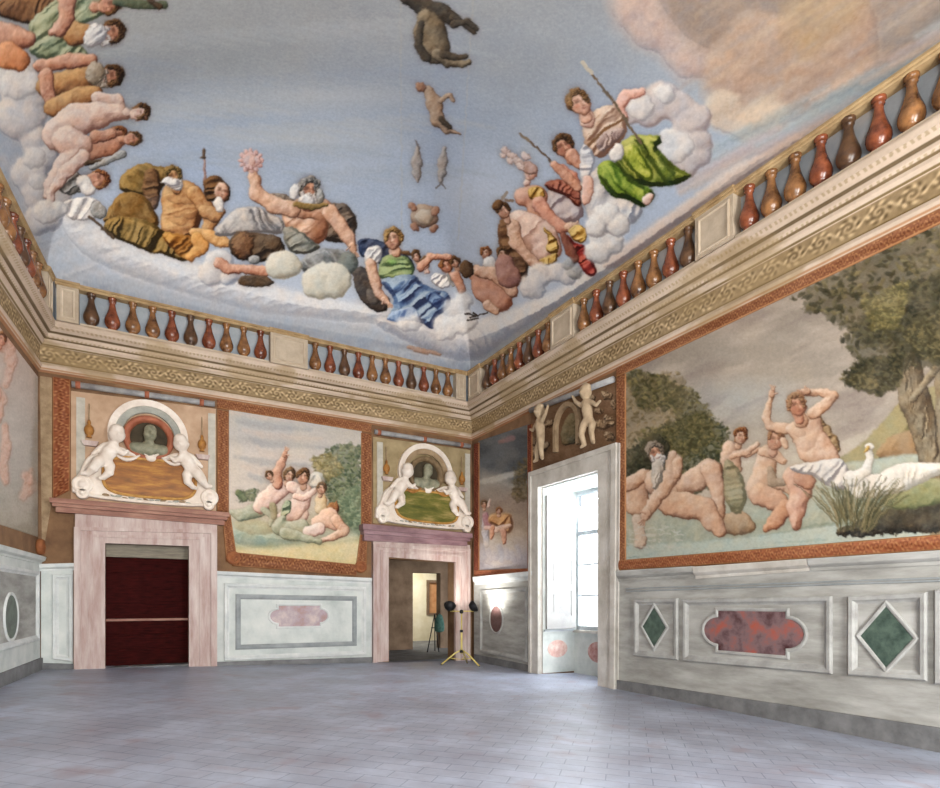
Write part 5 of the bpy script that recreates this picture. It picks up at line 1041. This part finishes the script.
    for x, y, rr in ((11, 97, 9.5), (139, 99, 9.5), (11, 106, 6), (138, 107, 6)):
        MB().lathe([(rr * s * .5, -.015), (rr * s, .0), (rr * s * 1.04, .05), (rr * s, .12), (rr * s * .8, .135), (rr * s * .72, .11), (rr * s * .45, .11), (rr * s * .36, .145), (.01, .15)], wp('B', *q(x, y), .02), 22, (0, -1, 0)).obj('volute', white, t, True)
    rg = random.Random(int(quad[0][0]))
    for k in range(14):
        x = 33 + k * 6.4 + rg.uniform(-1, 1); a = rg.uniform(-.5, .5)
        MB().ball(wp('B', *q(x, 107 + rg.uniform(-1.5, 1.2)), .08), (.055, .03, rg.uniform(.018, .03)), 8, 5, Matrix.Rotation(a, 3, 'Y')).obj('leaf', M['stucco_tint'] if k % 3 else M['stucco_brown'], t, True)
    sh = MB().ball(wp('B', *q(77, 62), .10), (.10, .05, .07), 12, 8).obj('shell', white, t, True)
    for a in (-.9, -.45, 0, .45, .9):
        c = q(77 + 7 * math.sin(a), 62 - 5 * math.cos(a)); MB().ball(wp('B', *c, .13), (.028, .025, .075), 8, 6, Matrix.Rotation(a, 3, 'Y')).obj('shell_rib', white, sh, True)
    for x0, x1 in ((40, 66), (88, 114)):
        MB().tube([wp('B', *q(x0 + (x1 - x0) * f, 61 + 6 * math.sin(PI * f)), .13) for f in [i / 8 for i in range(9)]], [.012 + .022 * math.sin(PI * i / 8) for i in range(9)], 8).obj('swag', lampm if tint is M['stucco_brown'] else white, t, True)
    for side in (0, 1):
        hx, hy = (33, 68) if side == 0 else (118, 70); u0, z0 = q(hx, hy)
        putto('B', lambda a, b: (u0 + a, z0 + b), s / .0165 * .92, side == 1, white, t)
    for x, y in ((17, 40), (131, 42)):
        u, z = q(x, y); h = MB().lathe([(.02, .17), (.03, .12), (.022, .10), (.06, .06), (.075, 0), (.06, -.06), (.03, -.085), (.04, -.11), (.045, -.12)], wp('B', u, z, .08), 14).obj('hanging_lamp', lampm, t, True)
        MB().tube([wp('B', u, z + .16, .08), wp('B', *q(x, 12), .06)], .010, 6).obj('chain', M['stucco_brown'], h)
        slab('B', [q(x - 7, y + 11), q(x + 9, y + 11), q(x + 7, y + 16), q(x - 5, y + 16)], .12).obj('bracket', M['stone_pink'], t)
    return t, q, sx, sz
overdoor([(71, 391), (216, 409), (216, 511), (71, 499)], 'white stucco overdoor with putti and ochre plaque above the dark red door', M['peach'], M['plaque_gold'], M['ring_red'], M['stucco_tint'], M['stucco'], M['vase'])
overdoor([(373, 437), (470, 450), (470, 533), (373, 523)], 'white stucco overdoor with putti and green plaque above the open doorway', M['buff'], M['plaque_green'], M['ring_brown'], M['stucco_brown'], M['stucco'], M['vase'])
t = thing('painted_border', 'narrow tapestry border strip on the end wall, beside the side wall', 'wall painting', on('B', 60, 500))
border('B', [(52, 376), (71, 379), (70, 490), (52, 499)], .03, t, 'painted_strip', vertical=True, base=(132, 76, 50))
slab('B', pxpoly('B', [(40, 376), (52, 378), (52, 500), (42, 560)]), .008).obj('faded_edge', M['stucco_brown'], t)
# overdoor above the window: brown grisaille with a niche and two children
t = thing('overdoor_relief', 'brown niche relief with two children above the bright window', 'overdoor', on('R', 574, 450), 'overdoor reliefs')
scene_panel('R', [(531, 408), (617, 376), (617, 446), (531, 474)], paint_grisaille(), t)
a, b = uz('R', 533, 411), uz('R', 616, 380)
MB().tube([wp('R', *a, .06), wp('R', *b, .06)], .05, 14).obj('hanging_rod', M['rod'], t, True)
u, z = uz('R', 569, 432); R1 = .36
pts = ellipse(u, z + .1, R1, .42, 22, 0, PI) + [(u - R1, z - .3)] + [(u - R1 + .08, z - .3)] + ellipse(u, z + .1, R1 - .08, .34, 22, PI, 0) + [(u + R1 - .08, z - .3), (u + R1, z - .3)]
slab('R', pts, .09).obj('niche_arch', M['stucco_brown'], t)
for (x, y, fl) in ((595, 420, True), (547, 437, False)):
    u0, z0 = uz('R', x, y); putto('R', lambda a, b: (u0 + a, z0 + b), 1.0, fl, M['stucco_tan'], t, 'stand')

# ------------------------------------------------------------------ doors
def stone_door(op, out, label, corn, frieze, m_j, m_c, loc):
    """op / out: opening and outer edge in pixels (tl, tr, br, bl); corn: cornice (tl, tr, br, bl)"""
    t = thing('marble_doorway', label, 'door surround', loc, 'marble door surrounds')
    O = pxpoly('B', out, .1); I = pxpoly('B', op, .1)
    def piece(poly, name, m):
        b = MB(); b.prism(wpoly('B', poly, .085), wpoly('B', poly, .001)); return b.obj(name, m, t)
    def mid(a, b, f): return (a[0] * (1 - f) + b[0] * f, a[1] * (1 - f) + b[1] * f)
    for name, ia, ib in (('jamb', 3, 0), ('jamb', 1, 2), ('lintel', 0, 1)):
        p = piece([O[ia], O[ib], I[ib], I[ia]], name, m_j)
        for f0, f1, d, nm in ((0, .22, .125, 'outer_band'), (.45, .62, .105, 'middle_band')):
            q = [mid(O[ia], I[ia], f0), mid(O[ib], I[ib], f0), mid(O[ib], I[ib], f1), mid(O[ia], I[ia], f1)]
            MB().prism(wpoly('B', q, d), wpoly('B', q, .06)).obj(nm, m_j, p)
    F = pxpoly('B', frieze, .1); b = MB(); b.prism(wpoly('B', F, .10), wpoly('B', F, .001)); b.obj('frieze', m_j, t)
    Cq = pxpoly('B', corn, .2); b = MB()
    for k0, k1, d in ((0, .35, .27), (.35, .6, .22), (.6, 1.0, .15)):
        ind = .0 if d > .25 else .03 if d > .2 else .07
        q = [mid(Cq[0], Cq[3], k0), mid(Cq[1], Cq[2], k0), mid(Cq[1], Cq[2], k1), mid(Cq[0], Cq[3], k1)]
        q = [(q[0][0] + ind, q[0][1]), (q[1][0] - ind, q[1][1]), (q[2][0] - ind, q[2][1]), (q[3][0] + ind, q[3][1])]
        b.prism(wpoly('B', q, d), wpoly('B', q, .001))
    b.obj('cornice', m_c, t)
    return t
stone_door([(105, 543), (189, 546), (189, 669), (105, 670)], [(74, 527), (217, 530), (217, 671), (74, 674)], 'pink marble surround of the closed dark red door', [(50, 498), (229, 513), (229, 525), (50, 511)], [(75, 510), (217, 522), (217, 531), (75, 528)], M['stone_pink'], M['stone_red'], on('B', 146, 671))
stone_door([(389, 557), (456, 562), (456, 661), (389, 661)], [(373, 544), (470, 549), (470, 662), (373, 663)], 'pale marble surround of the open doorway behind the lamp stand', [(362, 524), (471, 534), (471, 546), (362, 540)], [(373, 539), (470, 545), (470, 550), (373, 546)], M['stone_pink'], M['stone_plum'], on('B', 420, 662))
e = bpy.data.objects.new('door_1', None); e.location = (0.15, YB + .34, .2); link(e); struct(e)
dz0 = .24
b = MB(); n = 7; zt = 2.16; hh = (zt - dz0) / n
for i in range(n): b.box((-.56, YB + .30, dz0 + i * hh + .006), (.86, YB + .36, dz0 + (i + 1) * hh - .006))
b.box((-.56, YB + .33, dz0), (.86, YB + .38, zt)); b.obj('door_leaf', M['wood_dark'], e)
MB().box((-.56, YB + .28, 1.03), (.86, YB + .31, 1.07)).obj('door_rail', M['stone_red'], e)
MB().box((-.56, YB + .24, zt), (.86, YB + .40, 2.42)).obj('door_head', M['wood_pale'], e)
MB().box((-.56, YB + .02, .1), (.86, YB + .40, dz0)).obj('door_step', M['skirt'], e)
# rooms beyond the open doorway
r2 = [(4.0, YB + .36), (9.2, YB + .36), (9.2, 14.6), (4.0, 14.6)]
quad_obj('floor_2', [(4.0, YB, .09), (9.4, YB, .09), (9.4, 18.5, .09), (4.0, 18.5, .09)], M['skirt'])
quad_obj('ceiling_2', [(4.0, YB + .3, 3.0), (9.4, YB + .3, 3.0), (9.4, 18.5, 3.0), (4.0, 18.5, 3.0)], M['room2'])
b = MB(); b.box((4.0, 14.5, 0), (6.48, 14.75, 3.0)); b.box((7.32, 14.5, 0), (9.4, 14.75, 3.0)); b.box((6.48, 14.5, 2.18), (7.32, 14.75, 3.0)); struct(b.obj('wall_passage', M['room2']))
b = MB(); b.box((3.8, YB + .3, 0), (4.0, 18.5, 3.0)); struct(b.obj('wall_passage_left', M['room2']))
b = MB(); b.box((9.4, YB + .36, 0), (9.6, 18.5, 3.0)); struct(b.obj('wall_passage_right', M['room2']))
b = MB(); b.box((4.0, 17.6, 0), (8.44, 17.8, 3.0)); b.box((8.86, 17.6, 0), (9.4, 17.8, 3.0)); b.box((8.44, 17.6, 0), (8.86, 17.8, 1.0)); b.box((8.44, 17.6, 2.05), (8.86, 17.8, 3.0)); struct(b.obj('wall_passage_end', M['room3']))
e = bpy.data.objects.new('window_2', None); e.location = (8.65, 17.7, 1.0); link(e); struct(e)
MB().box((8.44, 17.66, 1.0), (8.86, 17.74, 2.05)).obj('shutter', M['orange_panel'], e)
b = MB(); b.box((8.36, 17.55, .95), (8.45, 17.6, 2.12)); b.box((8.85, 17.55, .95), (8.92, 17.6, 2.12)); b.box((8.45, 17.55, 2.03), (8.85, 17.6, 2.12)); b.box((8.45, 17.55, .95), (8.85, 17.6, 1.02)); b.obj('frame', M['room2'], e)

# ------------------------------------------------------------------ window
e = bpy.data.objects.new('window_1', None); e.location = (7.2, 8.15, 0); link(e); struct(e)
YA, YC = 7.34, 9.01; XW = 7.52
MB().box((6.74, YC - .012, .0), (XW + .2, YC + .02, 3.55)).obj('reveal', M['dado_white'], e)
MB().box((6.74, YA - .02, .0), (XW + .2, YA + .012, 3.55)).obj('reveal', M['dado_white'], e)
MB().box((6.74, YA, 3.545), (XW + .2, YC, 3.60)).obj('soffit', M['dado_white'], e)
MB().box((XW, YA, -.1), (XW + .25, YC, .78)).obj('apron', M['dado_white'], e)
MB().box((XW - .05, YA + .02, .77), (XW + .25, YC - .02, .82)).obj('sill', M['stone_pale'], e)
MB().box((6.76, YC - .05, .80), (XW, YC - .012, .84)).obj('ledge', M['win_frame'], e)
M['flower'] = mat('faded_rose_ornament', (196, 150, 140), (226, 214, 206), 0.85, 9, 0.05, c3=(212, 176, 166))
M['flower2'] = mat('rosy_marbling', (150, 86, 80), (206, 176, 168), 0.8, 9, 0.05)
MB().prism([(x, YC - .016, z) for x, z in ellipse(7.10, .46, .24, .17, 20)], [(x, YC - .010, z) for x, z in ellipse(7.10, .46, .24, .17, 20)]).obj('painted_roundel', M['flower'], e)
MB().prism([(XW - .006, y, z) for y, z in ellipse(8.3, .42, .3, .2, 20)], [(XW + .01, y, z) for y, z in ellipse(8.3, .42, .3, .2, 20)]).obj('painted_roundel', M['flower2'], e)
# timber frame and casements
b = MB()
for y0, y1 in ((YA, YA + .07), (YC - .07, YC), ((YA + YC) / 2 - .05, (YA + YC) / 2 + .05)): b.box((XW + .05, y0, .82), (XW + .13, y1, 3.55))
for z0, z1 in ((.82, .9), (2.68, 2.76), (3.47, 3.55)): b.box((XW + .055, YA, z0), (XW + .125, YC, z1))
for z in (1.5, 2.1): b.box((XW + .07, YA, z - .015), (XW + .11, YC, z + .015))
b.obj('window_frame', M['win_frame'], e)
MB().box((XW + .085, YA + .03, .85), (XW + .092, YC - .03, 3.52)).obj('glass', M['glass'], e)
def shutter(p0, p1, z0, z1, label, thick=.045):
    p0 = Vector((*p0, 0)); p1 = Vector((*p1, 0)); d = (p1 - p0).normalized(); nn = Vector((-d.y, d.x, 0)); Lg = (p1 - p0).length
    t = thing('window_shutter', label, 'shutter', p0 + Vector((0, 0, z0)), 'folding window shutters')
    B = lambda a, z, o: p0 + d * a + nn * o + Vector((0, 0, z))
    def bx(a0, a1, zz0, zz1, o0, o1, mb): return mb.prism([B(a0, zz0, o0), B(a1, zz0, o0), B(a1, zz1, o0), B(a0, zz1, o0)], [B(a0, zz0, o1), B(a1, zz0, o1), B(a1, zz1, o1), B(a0, zz1, o1)])
    fr = MB()
    for a0, a1 in ((0, .1), (Lg - .1, Lg)): bx(a0, a1, z0, z1, 0, thick, fr)
    hs = [.0, .10, .29, .335, .52, .565, .73, .775, .95, 1.0]; zs = [z0 + (z1 - z0) * h for h in hs]
    for i in range(0, len(zs), 2): bx(.1, Lg - .1, zs[i], zs[i + 1], 0, thick, fr)
    fr.obj('shutter_frame', M['shutter'], t)
    for i in range(1, len(zs) - 1, 2):
        q = MB(); bx(.09, Lg - .09, zs[i] - .01, zs[i + 1] + .01, thick * .25, thick * .72, q); bx(.17, Lg - .17, zs[i] + .07, zs[i + 1] - .07, thick * .1, thick * .95, q); q.obj('shutter_panel', M['shutter'], t)
    q = MB()
    for z in (z0 + .3, (z0 + z1) / 2, z1 - .3): q.tube([B(Lg - .01, z - .05, thick * .5), B(Lg - .01, z + .05, thick * .5)], .014, 8); 
    return t
shutter((6.80, YC - .07), (XW - .02, YC - .07), .85, 3.42, 'white panelled shutter folded back on the far side of the window recess')
shutter((6.83, YA + .16), (XW - .02, YA + .05), .85, 3.42, 'white shutter on the near side of the window, seen only as a grey edge')
t = thing('stone_window_surround', 'tall pale stone surround around the bright window', 'window surround', wp('R', -8.15, 0, 0))
O = pxpoly('R', [(531, 473), (619, 443), (617, 693), (531, 674)], .06); I = [(-9.01, 3.56), (-7.34, 3.56), (-7.34, -.12), (-9.01, -.03)]
for nm, ia, ib in (('jamb', 3, 0), ('jamb', 1, 2), ('lintel', 0, 1)):
    q = [O[ia], O[ib], I[ib], I[ia]]; p = MB().prism(wpoly('R', q, .10), wpoly('R', q, .001)).obj(nm, M['stone_pale'], t)
    f = lambda a, b2, k: (a[0] * (1 - k) + b2[0] * k, a[1] * (1 - k) + b2[1] * k)
    q2 = [O[ia], O[ib], f(O[ib], I[ib], .25), f(O[ia], I[ia], .25)]; MB().prism(wpoly('R', q2, .13), wpoly('R', q2, .05)).obj('outer_band', M['stone_pale'], p)

# ------------------------------------------------------------------ dado
def dado(w, quad, m, n, d=.03):
    q = pxpoly(w, quad, d) if quad[0][1] > 20 else quad
    struct(slab(w, q, d).obj(f'trim_{n}', m))
def skirting(w, quad, n, d=.07):
    q = pxpoly(w, quad, d) if abs(quad[0][1]) > 20 else quad
    struct(slab(w, q, d).obj(f'baseboard_{n}', M['skirt']))
def cap(w, quad, m, n):
    q = pxpoly(w, quad, .1) if abs(quad[0][1]) > 20 else quad
    b = MB(); A = lambda i, dz, d: wp(w, q[i][0], q[i][1] + dz, d)
    h0 = q[0][1] - q[3][1]; h1 = q[1][1] - q[2][1]
    pr = [(-1, -.02), (-1, .05), (-.75, .055), (-.6, .085), (-.5, .10), (-.12, .115), (0, .115), (0, -.02)]
    b.prism([wp(w, q[0][0], q[0][1] + k * h0, d) for k, d in pr], [wp(w, q[1][0], q[1][1] + k * h1, d) for k, d in pr])
    struct(b.obj(f'trim_{n}', m))
def panel(w, quad, label, m_mould, m_field, inlay=None, m_inlay=None, inner=None, m_in=None, group='dado panels'):
    q = pxpoly(w, quad, .05) if abs(quad[0][1]) > 20 else quad
    c = (sum(p[0] for p in q) / 4, min(p[1] for p in q))
    t = thing('dado_panel', label, 'wall panel', wp(w, c[0], c[1], .03), group)
    ring(w, q, [(0, .031), (0, .06), (.015, .075), (.05, .072), (.07, .05), (.10, .034)]).obj('moulding', m_mould, t)
    slab(w, inset(q, .085), .038, .003).obj('field', m_field, t)
    if inner is not None:
        qi = inset(q, inner); ring(w, qi, [(0, .03), (0, .055), (.03, .066), (.07, .06), (.095, .04)]).obj('inner_moulding', m_in or m_mould, t)
    if inlay is not None:
        il = slab(w, inlay, .052, .02).obj('marble_inlay', m_inlay, t)
        ring(w, inset(inlay, -.045), [(0, .03), (0, .056), (.014, .064), (.034, .060), (.046, .048)]).obj('inlay_border', m_mould, il)
    return t
def lobed(cu_, cz_, hw, hh, rl):
    p = [(cu_ - hw, cz_ + hh), (cu_ + hw, cz_ + hh)]
    for i in range(11): a = PI / 2 - PI * i / 10; p.append((cu_ + hw + rl * math.cos(a) * 1.0, cz_ + rl * math.sin(a) * .8))
    p += [(cu_ + hw, cz_ - hh), (cu_ - hw, cz_ - hh)]
    for i in range(11): a = -PI / 2 - PI * i / 10; p.append((cu_ - hw + rl * math.cos(a), cz_ + rl * math.sin(a) * .8))
    return p
S_ = M
# end wall, beside the side wall
dado('B', [(41, 568), (73, 566), (73, 674), (41, 667)], S_['dado_white'], 10)
panel('B', [(52, 574), (73, 574), (73, 662), (52, 659)], 'slim white dado panel left of the dark red door', S_['dado_line'], S_['dado_white'], group=None)
skirting('B', [(40, 663), (74, 664), (74, 676), (40, 670)], 'back_left')
cap('B', [(39, 564), (75, 563), (75, 570), (39, 571)], S_['dado_line'], 11)
# end wall, between the doors
dado('B', [(217, 575), (373, 581), (373, 663), (217, 672)], S_['dado_white'], 12)
u0, z0 = uz('B', 299, 616)
panel('B', [(224, 583), (366, 587), (366, 655), (224, 661)], 'long white dado panel with rosy marble cartouche, between the two doors', S_['dado_line'], S_['dado_white'], lobed(u0, z0, .40, .20, .16), S_['marble_pink'], .20, S_['dado_shadow_grey'])
skirting('B', [(217, 662), (374, 657), (374, 664), (217, 672)], 'back')
cap('B', [(217, 571), (372, 578), (372, 584), (217, 577)], S_['dado_line'], 13)
# corner panel on the window wall
dado('R', [(474, 579), (532, 574), (532, 676), (474, 662)], S_['dado_grey'], 14)
u0, z0 = uz('R', 498, 619)
panel('R', [(480, 590), (527, 587), (527, 662), (480, 652)], 'grey dado panel with dark porphyry oval, behind the lamp stand', S_['dado_greyline'], S_['dado_grey'], ellipse(u0, z0, .23, .28, 30), S_['porphyry'])
skirting('R', [(474, 654), (532, 666), (532, 676), (474, 662)], 'right_corner')
cap('R', [(473, 577), (532, 571), (532, 580), (473, 585)], S_['dado_line'], 15)
# long dado under the large fresco
E3 = lambda a, b: extR(a, b, UE)
qd = [uz('R', 618, 574), E3((618, 574), (940, 553)), E3((618, 688), (940, 740)), uz('R', 618, 688)]
dado('R', qd, S_['dado_grey'], 16)
skirting('R', [uz('R', 615, 679), E3((615, 679), (940, 727)), E3((615, 691), (940, 753)), uz('R', 615, 691)], 'right')
cap('R', [uz('R', 619, 571), uz('R', 697, 566.5), uz('R', 697, 577), uz('R', 619, 582)], S_['dado_grey'], 17)
cap('R', [uz('R', 698, 567), uz('R', 812, 559), uz('R', 812, 571), uz('R', 698, 579)], S_['stone_pale'], 18)
cap('R', [uz('R', 813, 559), E3((813, 559), (940, 551)), E3((813, 571), (940, 565)), uz('R', 813, 571)], S_['dado_grey'], 19)
ring('R', [uz('R', 628, 588), E3((628, 588), (940, 577)), E3((628, 592), (940, 582)), uz('R', 628, 592)], [(0, .03), (.005, .05), (.02, .05)]).obj('trim_20', S_['dado_shadow_grey'])['kind'] = 'structure'
def diamond(cx, cy, hu, hz): u, z = uz('R', cx, cy, .05); return [(u - hu, z), (u, z + hz), (u + hu, z), (u, z - hz)]
panel('R', [(634, 599), (678, 598), (678, 660), (634, 656)], 'square dado panel with small green marble diamond, beside the window surround', S_['dado_greyline'], S_['dado_grey'], diamond(654, 627, .22, .29), S_['marble_green'])
u0, z0 = uz('R', 750, 632, .05)
panel('R', [(683, 599), (832, 596), (832, 674), (683, 661)], 'long dado panel with red breccia cartouche, between the two green diamonds', S_['dado_greyline'], S_['dado_grey'], lobed(u0, z0, .46, .26, .22), S_['marble_red'])
panel('R', [(848, 596), (927, 592), (927, 681), (848, 675)], 'square dado panel with large green marble diamond, third along from the window', S_['dado_greyline'], S_['dado_grey'], diamond(886, 637, .24, .31), S_['marble_green'])
panel('R', [uz('R', 937, 590), (UE, 1.64), (UE, .70), uz('R', 937, 684)], 'grey dado panel cut off by the picture edge, beyond the large green diamond', S_['dado_greyline'], S_['dado_grey'], group=None)
# side wall
dado('L', [(-6, 2.06), (-.02, 2.06), (-.02, .1), (-6, .0)], S_['dado_white'], 21)
skirting('L', [(-6, .36), (-.02, .46), (-.02, .1), (-6, .0)], 'left')
cap('L', [(-6, 2.10), (-.02, 2.10), (-.02, 1.98), (-6, 1.98)], S_['dado_white'], 22)
u0, z0 = uz('L', 7, 617)
panel('L', [(u0 - 1.5, 1.86), (-.22, 1.86), (-.22, .75), (u0 - 1.5, .70)], 'dado panel with green marble oval on the side wall', S_['dado_line'], S_['dado_grey'], ellipse(u0, z0, .27, .30, 30), S_['marble_green'])

# ------------------------------------------------------------------ lamp stand
bp = onfloor(461.5, 665); X0, Y0, Z0 = bp
t = thing('work_light_stand', 'yellow tripod stand with two black work lamps beside the open doorway', 'work light', (X0, Y0, Z0))
rt = Vector((CY, -SY, 0)); fw = Vector((SY, CY, 0)); O3 = Vector((X0, Y0, Z0))
MB().tube([O3 + Vector((0, 0, .24)), O3 + Vector((0, 0, .72))], .022, 12).obj('lower_pole', M['yellow'], t, True)
MB().tube([O3 + Vector((0, 0, .70)), O3 + Vector((0, 0, 1.12))], .015, 12).obj('upper_pole', M['yellow'], t, True)
MB().lathe([(.02, 0), (.035, .005), (.035, .05), (.02, .055)], O3 + Vector((0, 0, .69)), 12).obj('clamp_collar', M['black'], t, True)
MB().lathe([(.03, 0), (.042, .01), (.042, .05), (.03, .06)], O3 + Vector((0, 0, .26)), 12).obj('leg_hub', M['black'], t, True)
for a in (-2.85, -.55, 1.3):
    dr = rt * math.cos(a) + fw * math.sin(a); ft = O3 + dr * .44; ft.z = fz(ft.x, ft.y) + .012
    lg = MB().tube([O3 + dr * .03 + Vector((0, 0, .31)), O3 + dr * .16 + Vector((0, 0, .24)), ft], .017, 8).obj('leg', M['yellow'], t, True)
    MB().ball(ft, (.022, .022, .014), 8, 6).obj('rubber_foot', M['black'], lg, True)
    MB().tube([O3 + dr * .02 + Vector((0, 0, .12)), O3 + dr * .25 + Vector((0, 0, .155))], .008, 6).obj('brace', M['yellow'], t, True)
MB().tube([O3 - rt * .24 + Vector((0, 0, 1.14)), O3 + rt * .26 + Vector((0, 0, 1.14))], .012, 10).obj('cross_bar', M['yellow'], t, True)
MB().ball(O3 + Vector((0, 0, 1.13)), .045, 12, 8).obj('knob', M['black'], t, True)
lamps = []
for sgn, tilt in ((-1, (.10, .75, .75)), (1, (.75, .25, .40))):
    c = O3 + rt * (.25 * sgn) + Vector((0, 0, 1.24)); ax = (rt * tilt[0] + fw * tilt[1] + Vector((0, 0, tilt[2]))).normalized()
    h = MB().lathe([(.03, -.085), (.075, -.07), (.11, -.02), (.128, .02), (.132, .035), (.12, .035), (.10, .0), (.06, -.03), (.02, -.035)], c, 22, ax).obj('lamp_head', M['black'], t, True)
    MB().lathe([(.002, .0), (.10, .002), (.118, .028), (.06, .032), (.002, .034)], c, 20, ax).obj('lamp_glass', M['lampglass'], h, True)
    MB().tube([O3 + rt * (.25 * sgn) + Vector((0, 0, 1.14)), c - ax * .08], .012, 8).obj('yoke', M['black'], h, True)
    lamps.append((c, ax))
# easel with a green bag in the room beyond
gp = Vector((6.62, 13.5, .09))
t = thing('folding_easel', 'black folding easel with green bag hung on it, through the open doorway', 'easel', gp)
tip = gp + Vector((.03, 0, .98))
for ft in ((-.24, -.12), (.06, -.18), (.16, .25)):
    MB().tube([tip, gp + Vector((ft[0], ft[1], .005))], .014, 8).obj('leg', M['black'], t, True)
MB().tube([gp + Vector((-.08, -.02, .62)), gp + Vector((.17, -.02, .62))], .012, 8).obj('crossbar', M['black'], t, True)
t = thing('cloth_bag', 'green cloth bag hanging from the black easel', 'bag', gp + Vector((.11, -.12, .55)))
bg = MB(); pf = [(.02, .98), (.07, .94), (.10, .85), (.125, .72), (.135, .62), (.12, .54), (.06, .51), (.0, .50)]
bg.lathe([(r, h) for r, h in pf[::-1]], gp + Vector((.11, -.11, 0)), 16).obj('sack', M['green_cloth'], t, True)
MB().tube([gp + Vector((.05, -.10, .93)), gp + Vector((.05, -.06, 1.0)), gp + Vector((.10, -.06, 1.0)), gp + Vector((.14, -.10, .93))], .01, 6).obj('strap', M['black'], t, True)

# ------------------------------------------------------------------ light
def area(name, loc, rot, sx, sy, power, col=(1, 1, 1)):
    l = bpy.data.lights.new(name, 'AREA'); l.shape = 'RECTANGLE'; l.size = sx; l.size_y = sy; l.energy = power; l.color = col
    o = bpy.data.objects.new(name, l); o.location = loc; o.rotation_euler = rot; C.objects.link(o); return o
def aim(o, d): o.rotation_euler = Vector(d).to_track_quat('-Z', 'Y').to_euler()
w = bpy.data.worlds.new('World'); scene.world = w; w.use_nodes = True
w.node_tree.nodes['Background'].inputs['Color'].default_value = (.92, .96, 1, 1); w.node_tree.nodes['Background'].inputs['Strength'].default_value = 5.0
o = area('daylight_window', (8.3, 8.15, 2.3), (0, 0, 0), 1.9, 2.8, 1700, (.90, .95, 1)); aim(o, (-1, -.15, -.62))
o = area('fill_light_side', (7.9, .7, 2.2), (0, 0, 0), 1.7, 2.7, 420, (.97, .98, 1)); aim(o, (-1, 0, 0))  # added fill light at the unseen opening in this wall
for (a, b), pw in zip(FW, (420, 560)):
    o = area('fill_light_front', ((a + b) / 2, YF - .4, 2.7), (0, 0, 0), 2.0, 3.6, pw, (1, .98, .95)); aim(o, (0, 1, .1))  # fill lights set in the added openings behind the camera
o = area('fill_light_rear', (-.6, -1.6, 1.9), (0, 0, 0), 1.2, 1.2, 380, (1, .96, .9)); aim(o, (.25, 1, .85))  # unseen fill light, added to brighten ceiling and walls
o = area('fill_light_rear', (4.6, -1.6, 1.9), (0, 0, 0), 1.2, 1.2, 300, (1, .96, .9)); aim(o, (-.15, 1, .9))  # second added fill light, also out of view
for c, ax in lamps:
    l = bpy.data.lights.new('work_lamp_beam', 'SPOT'); l.energy = 80; l.spot_size = 2.0; l.spot_blend = .7; l.shadow_soft_size = .06; l.color = (1, .97, .92)
    o = bpy.data.objects.new('work_lamp_beam', l); o.location = c + ax * .06; aim(o, ax); C.objects.link(o)
l = bpy.data.lights.new('passage_light', 'AREA'); l.size = 1.6; l.energy = 170; l.color = (1, .96, .86)  # area light put under the ceiling to light the far room
o = bpy.data.objects.new('passage_light', l); o.location = (7.2, 16.4, 2.9); aim(o, (.3, .5, -1)); C.objects.link(o)

# ------------------------------------------------------------------ camera
cd = bpy.data.cameras.new('camera'); cam = bpy.data.objects.new('camera', cd); C.objects.link(cam); scene.camera = cam
cd.sensor_fit = 'HORIZONTAL'; cd.sensor_width = 36.0; cd.lens = FPX / 940 * 36.0; cd.clip_start = .05; cd.clip_end = 200
cd.shift_y = (PCY - 394) / 940.0; cd.shift_x = 0
cam.location = (0, 0, EYE); cam.rotation_euler = (PI / 2, 0, -YAW)
scene.view_settings.view_transform = 'Standard'; scene.view_settings.look = 'None'; scene.view_settings.exposure = -0.2; scene.view_settings.gamma = 1.0
scene.cycles.max_bounces = 8; scene.cycles.diffuse_bounces = 5; scene.cycles.use_denoising = True
scene.cycles.sample_clamp_indirect = 6.0
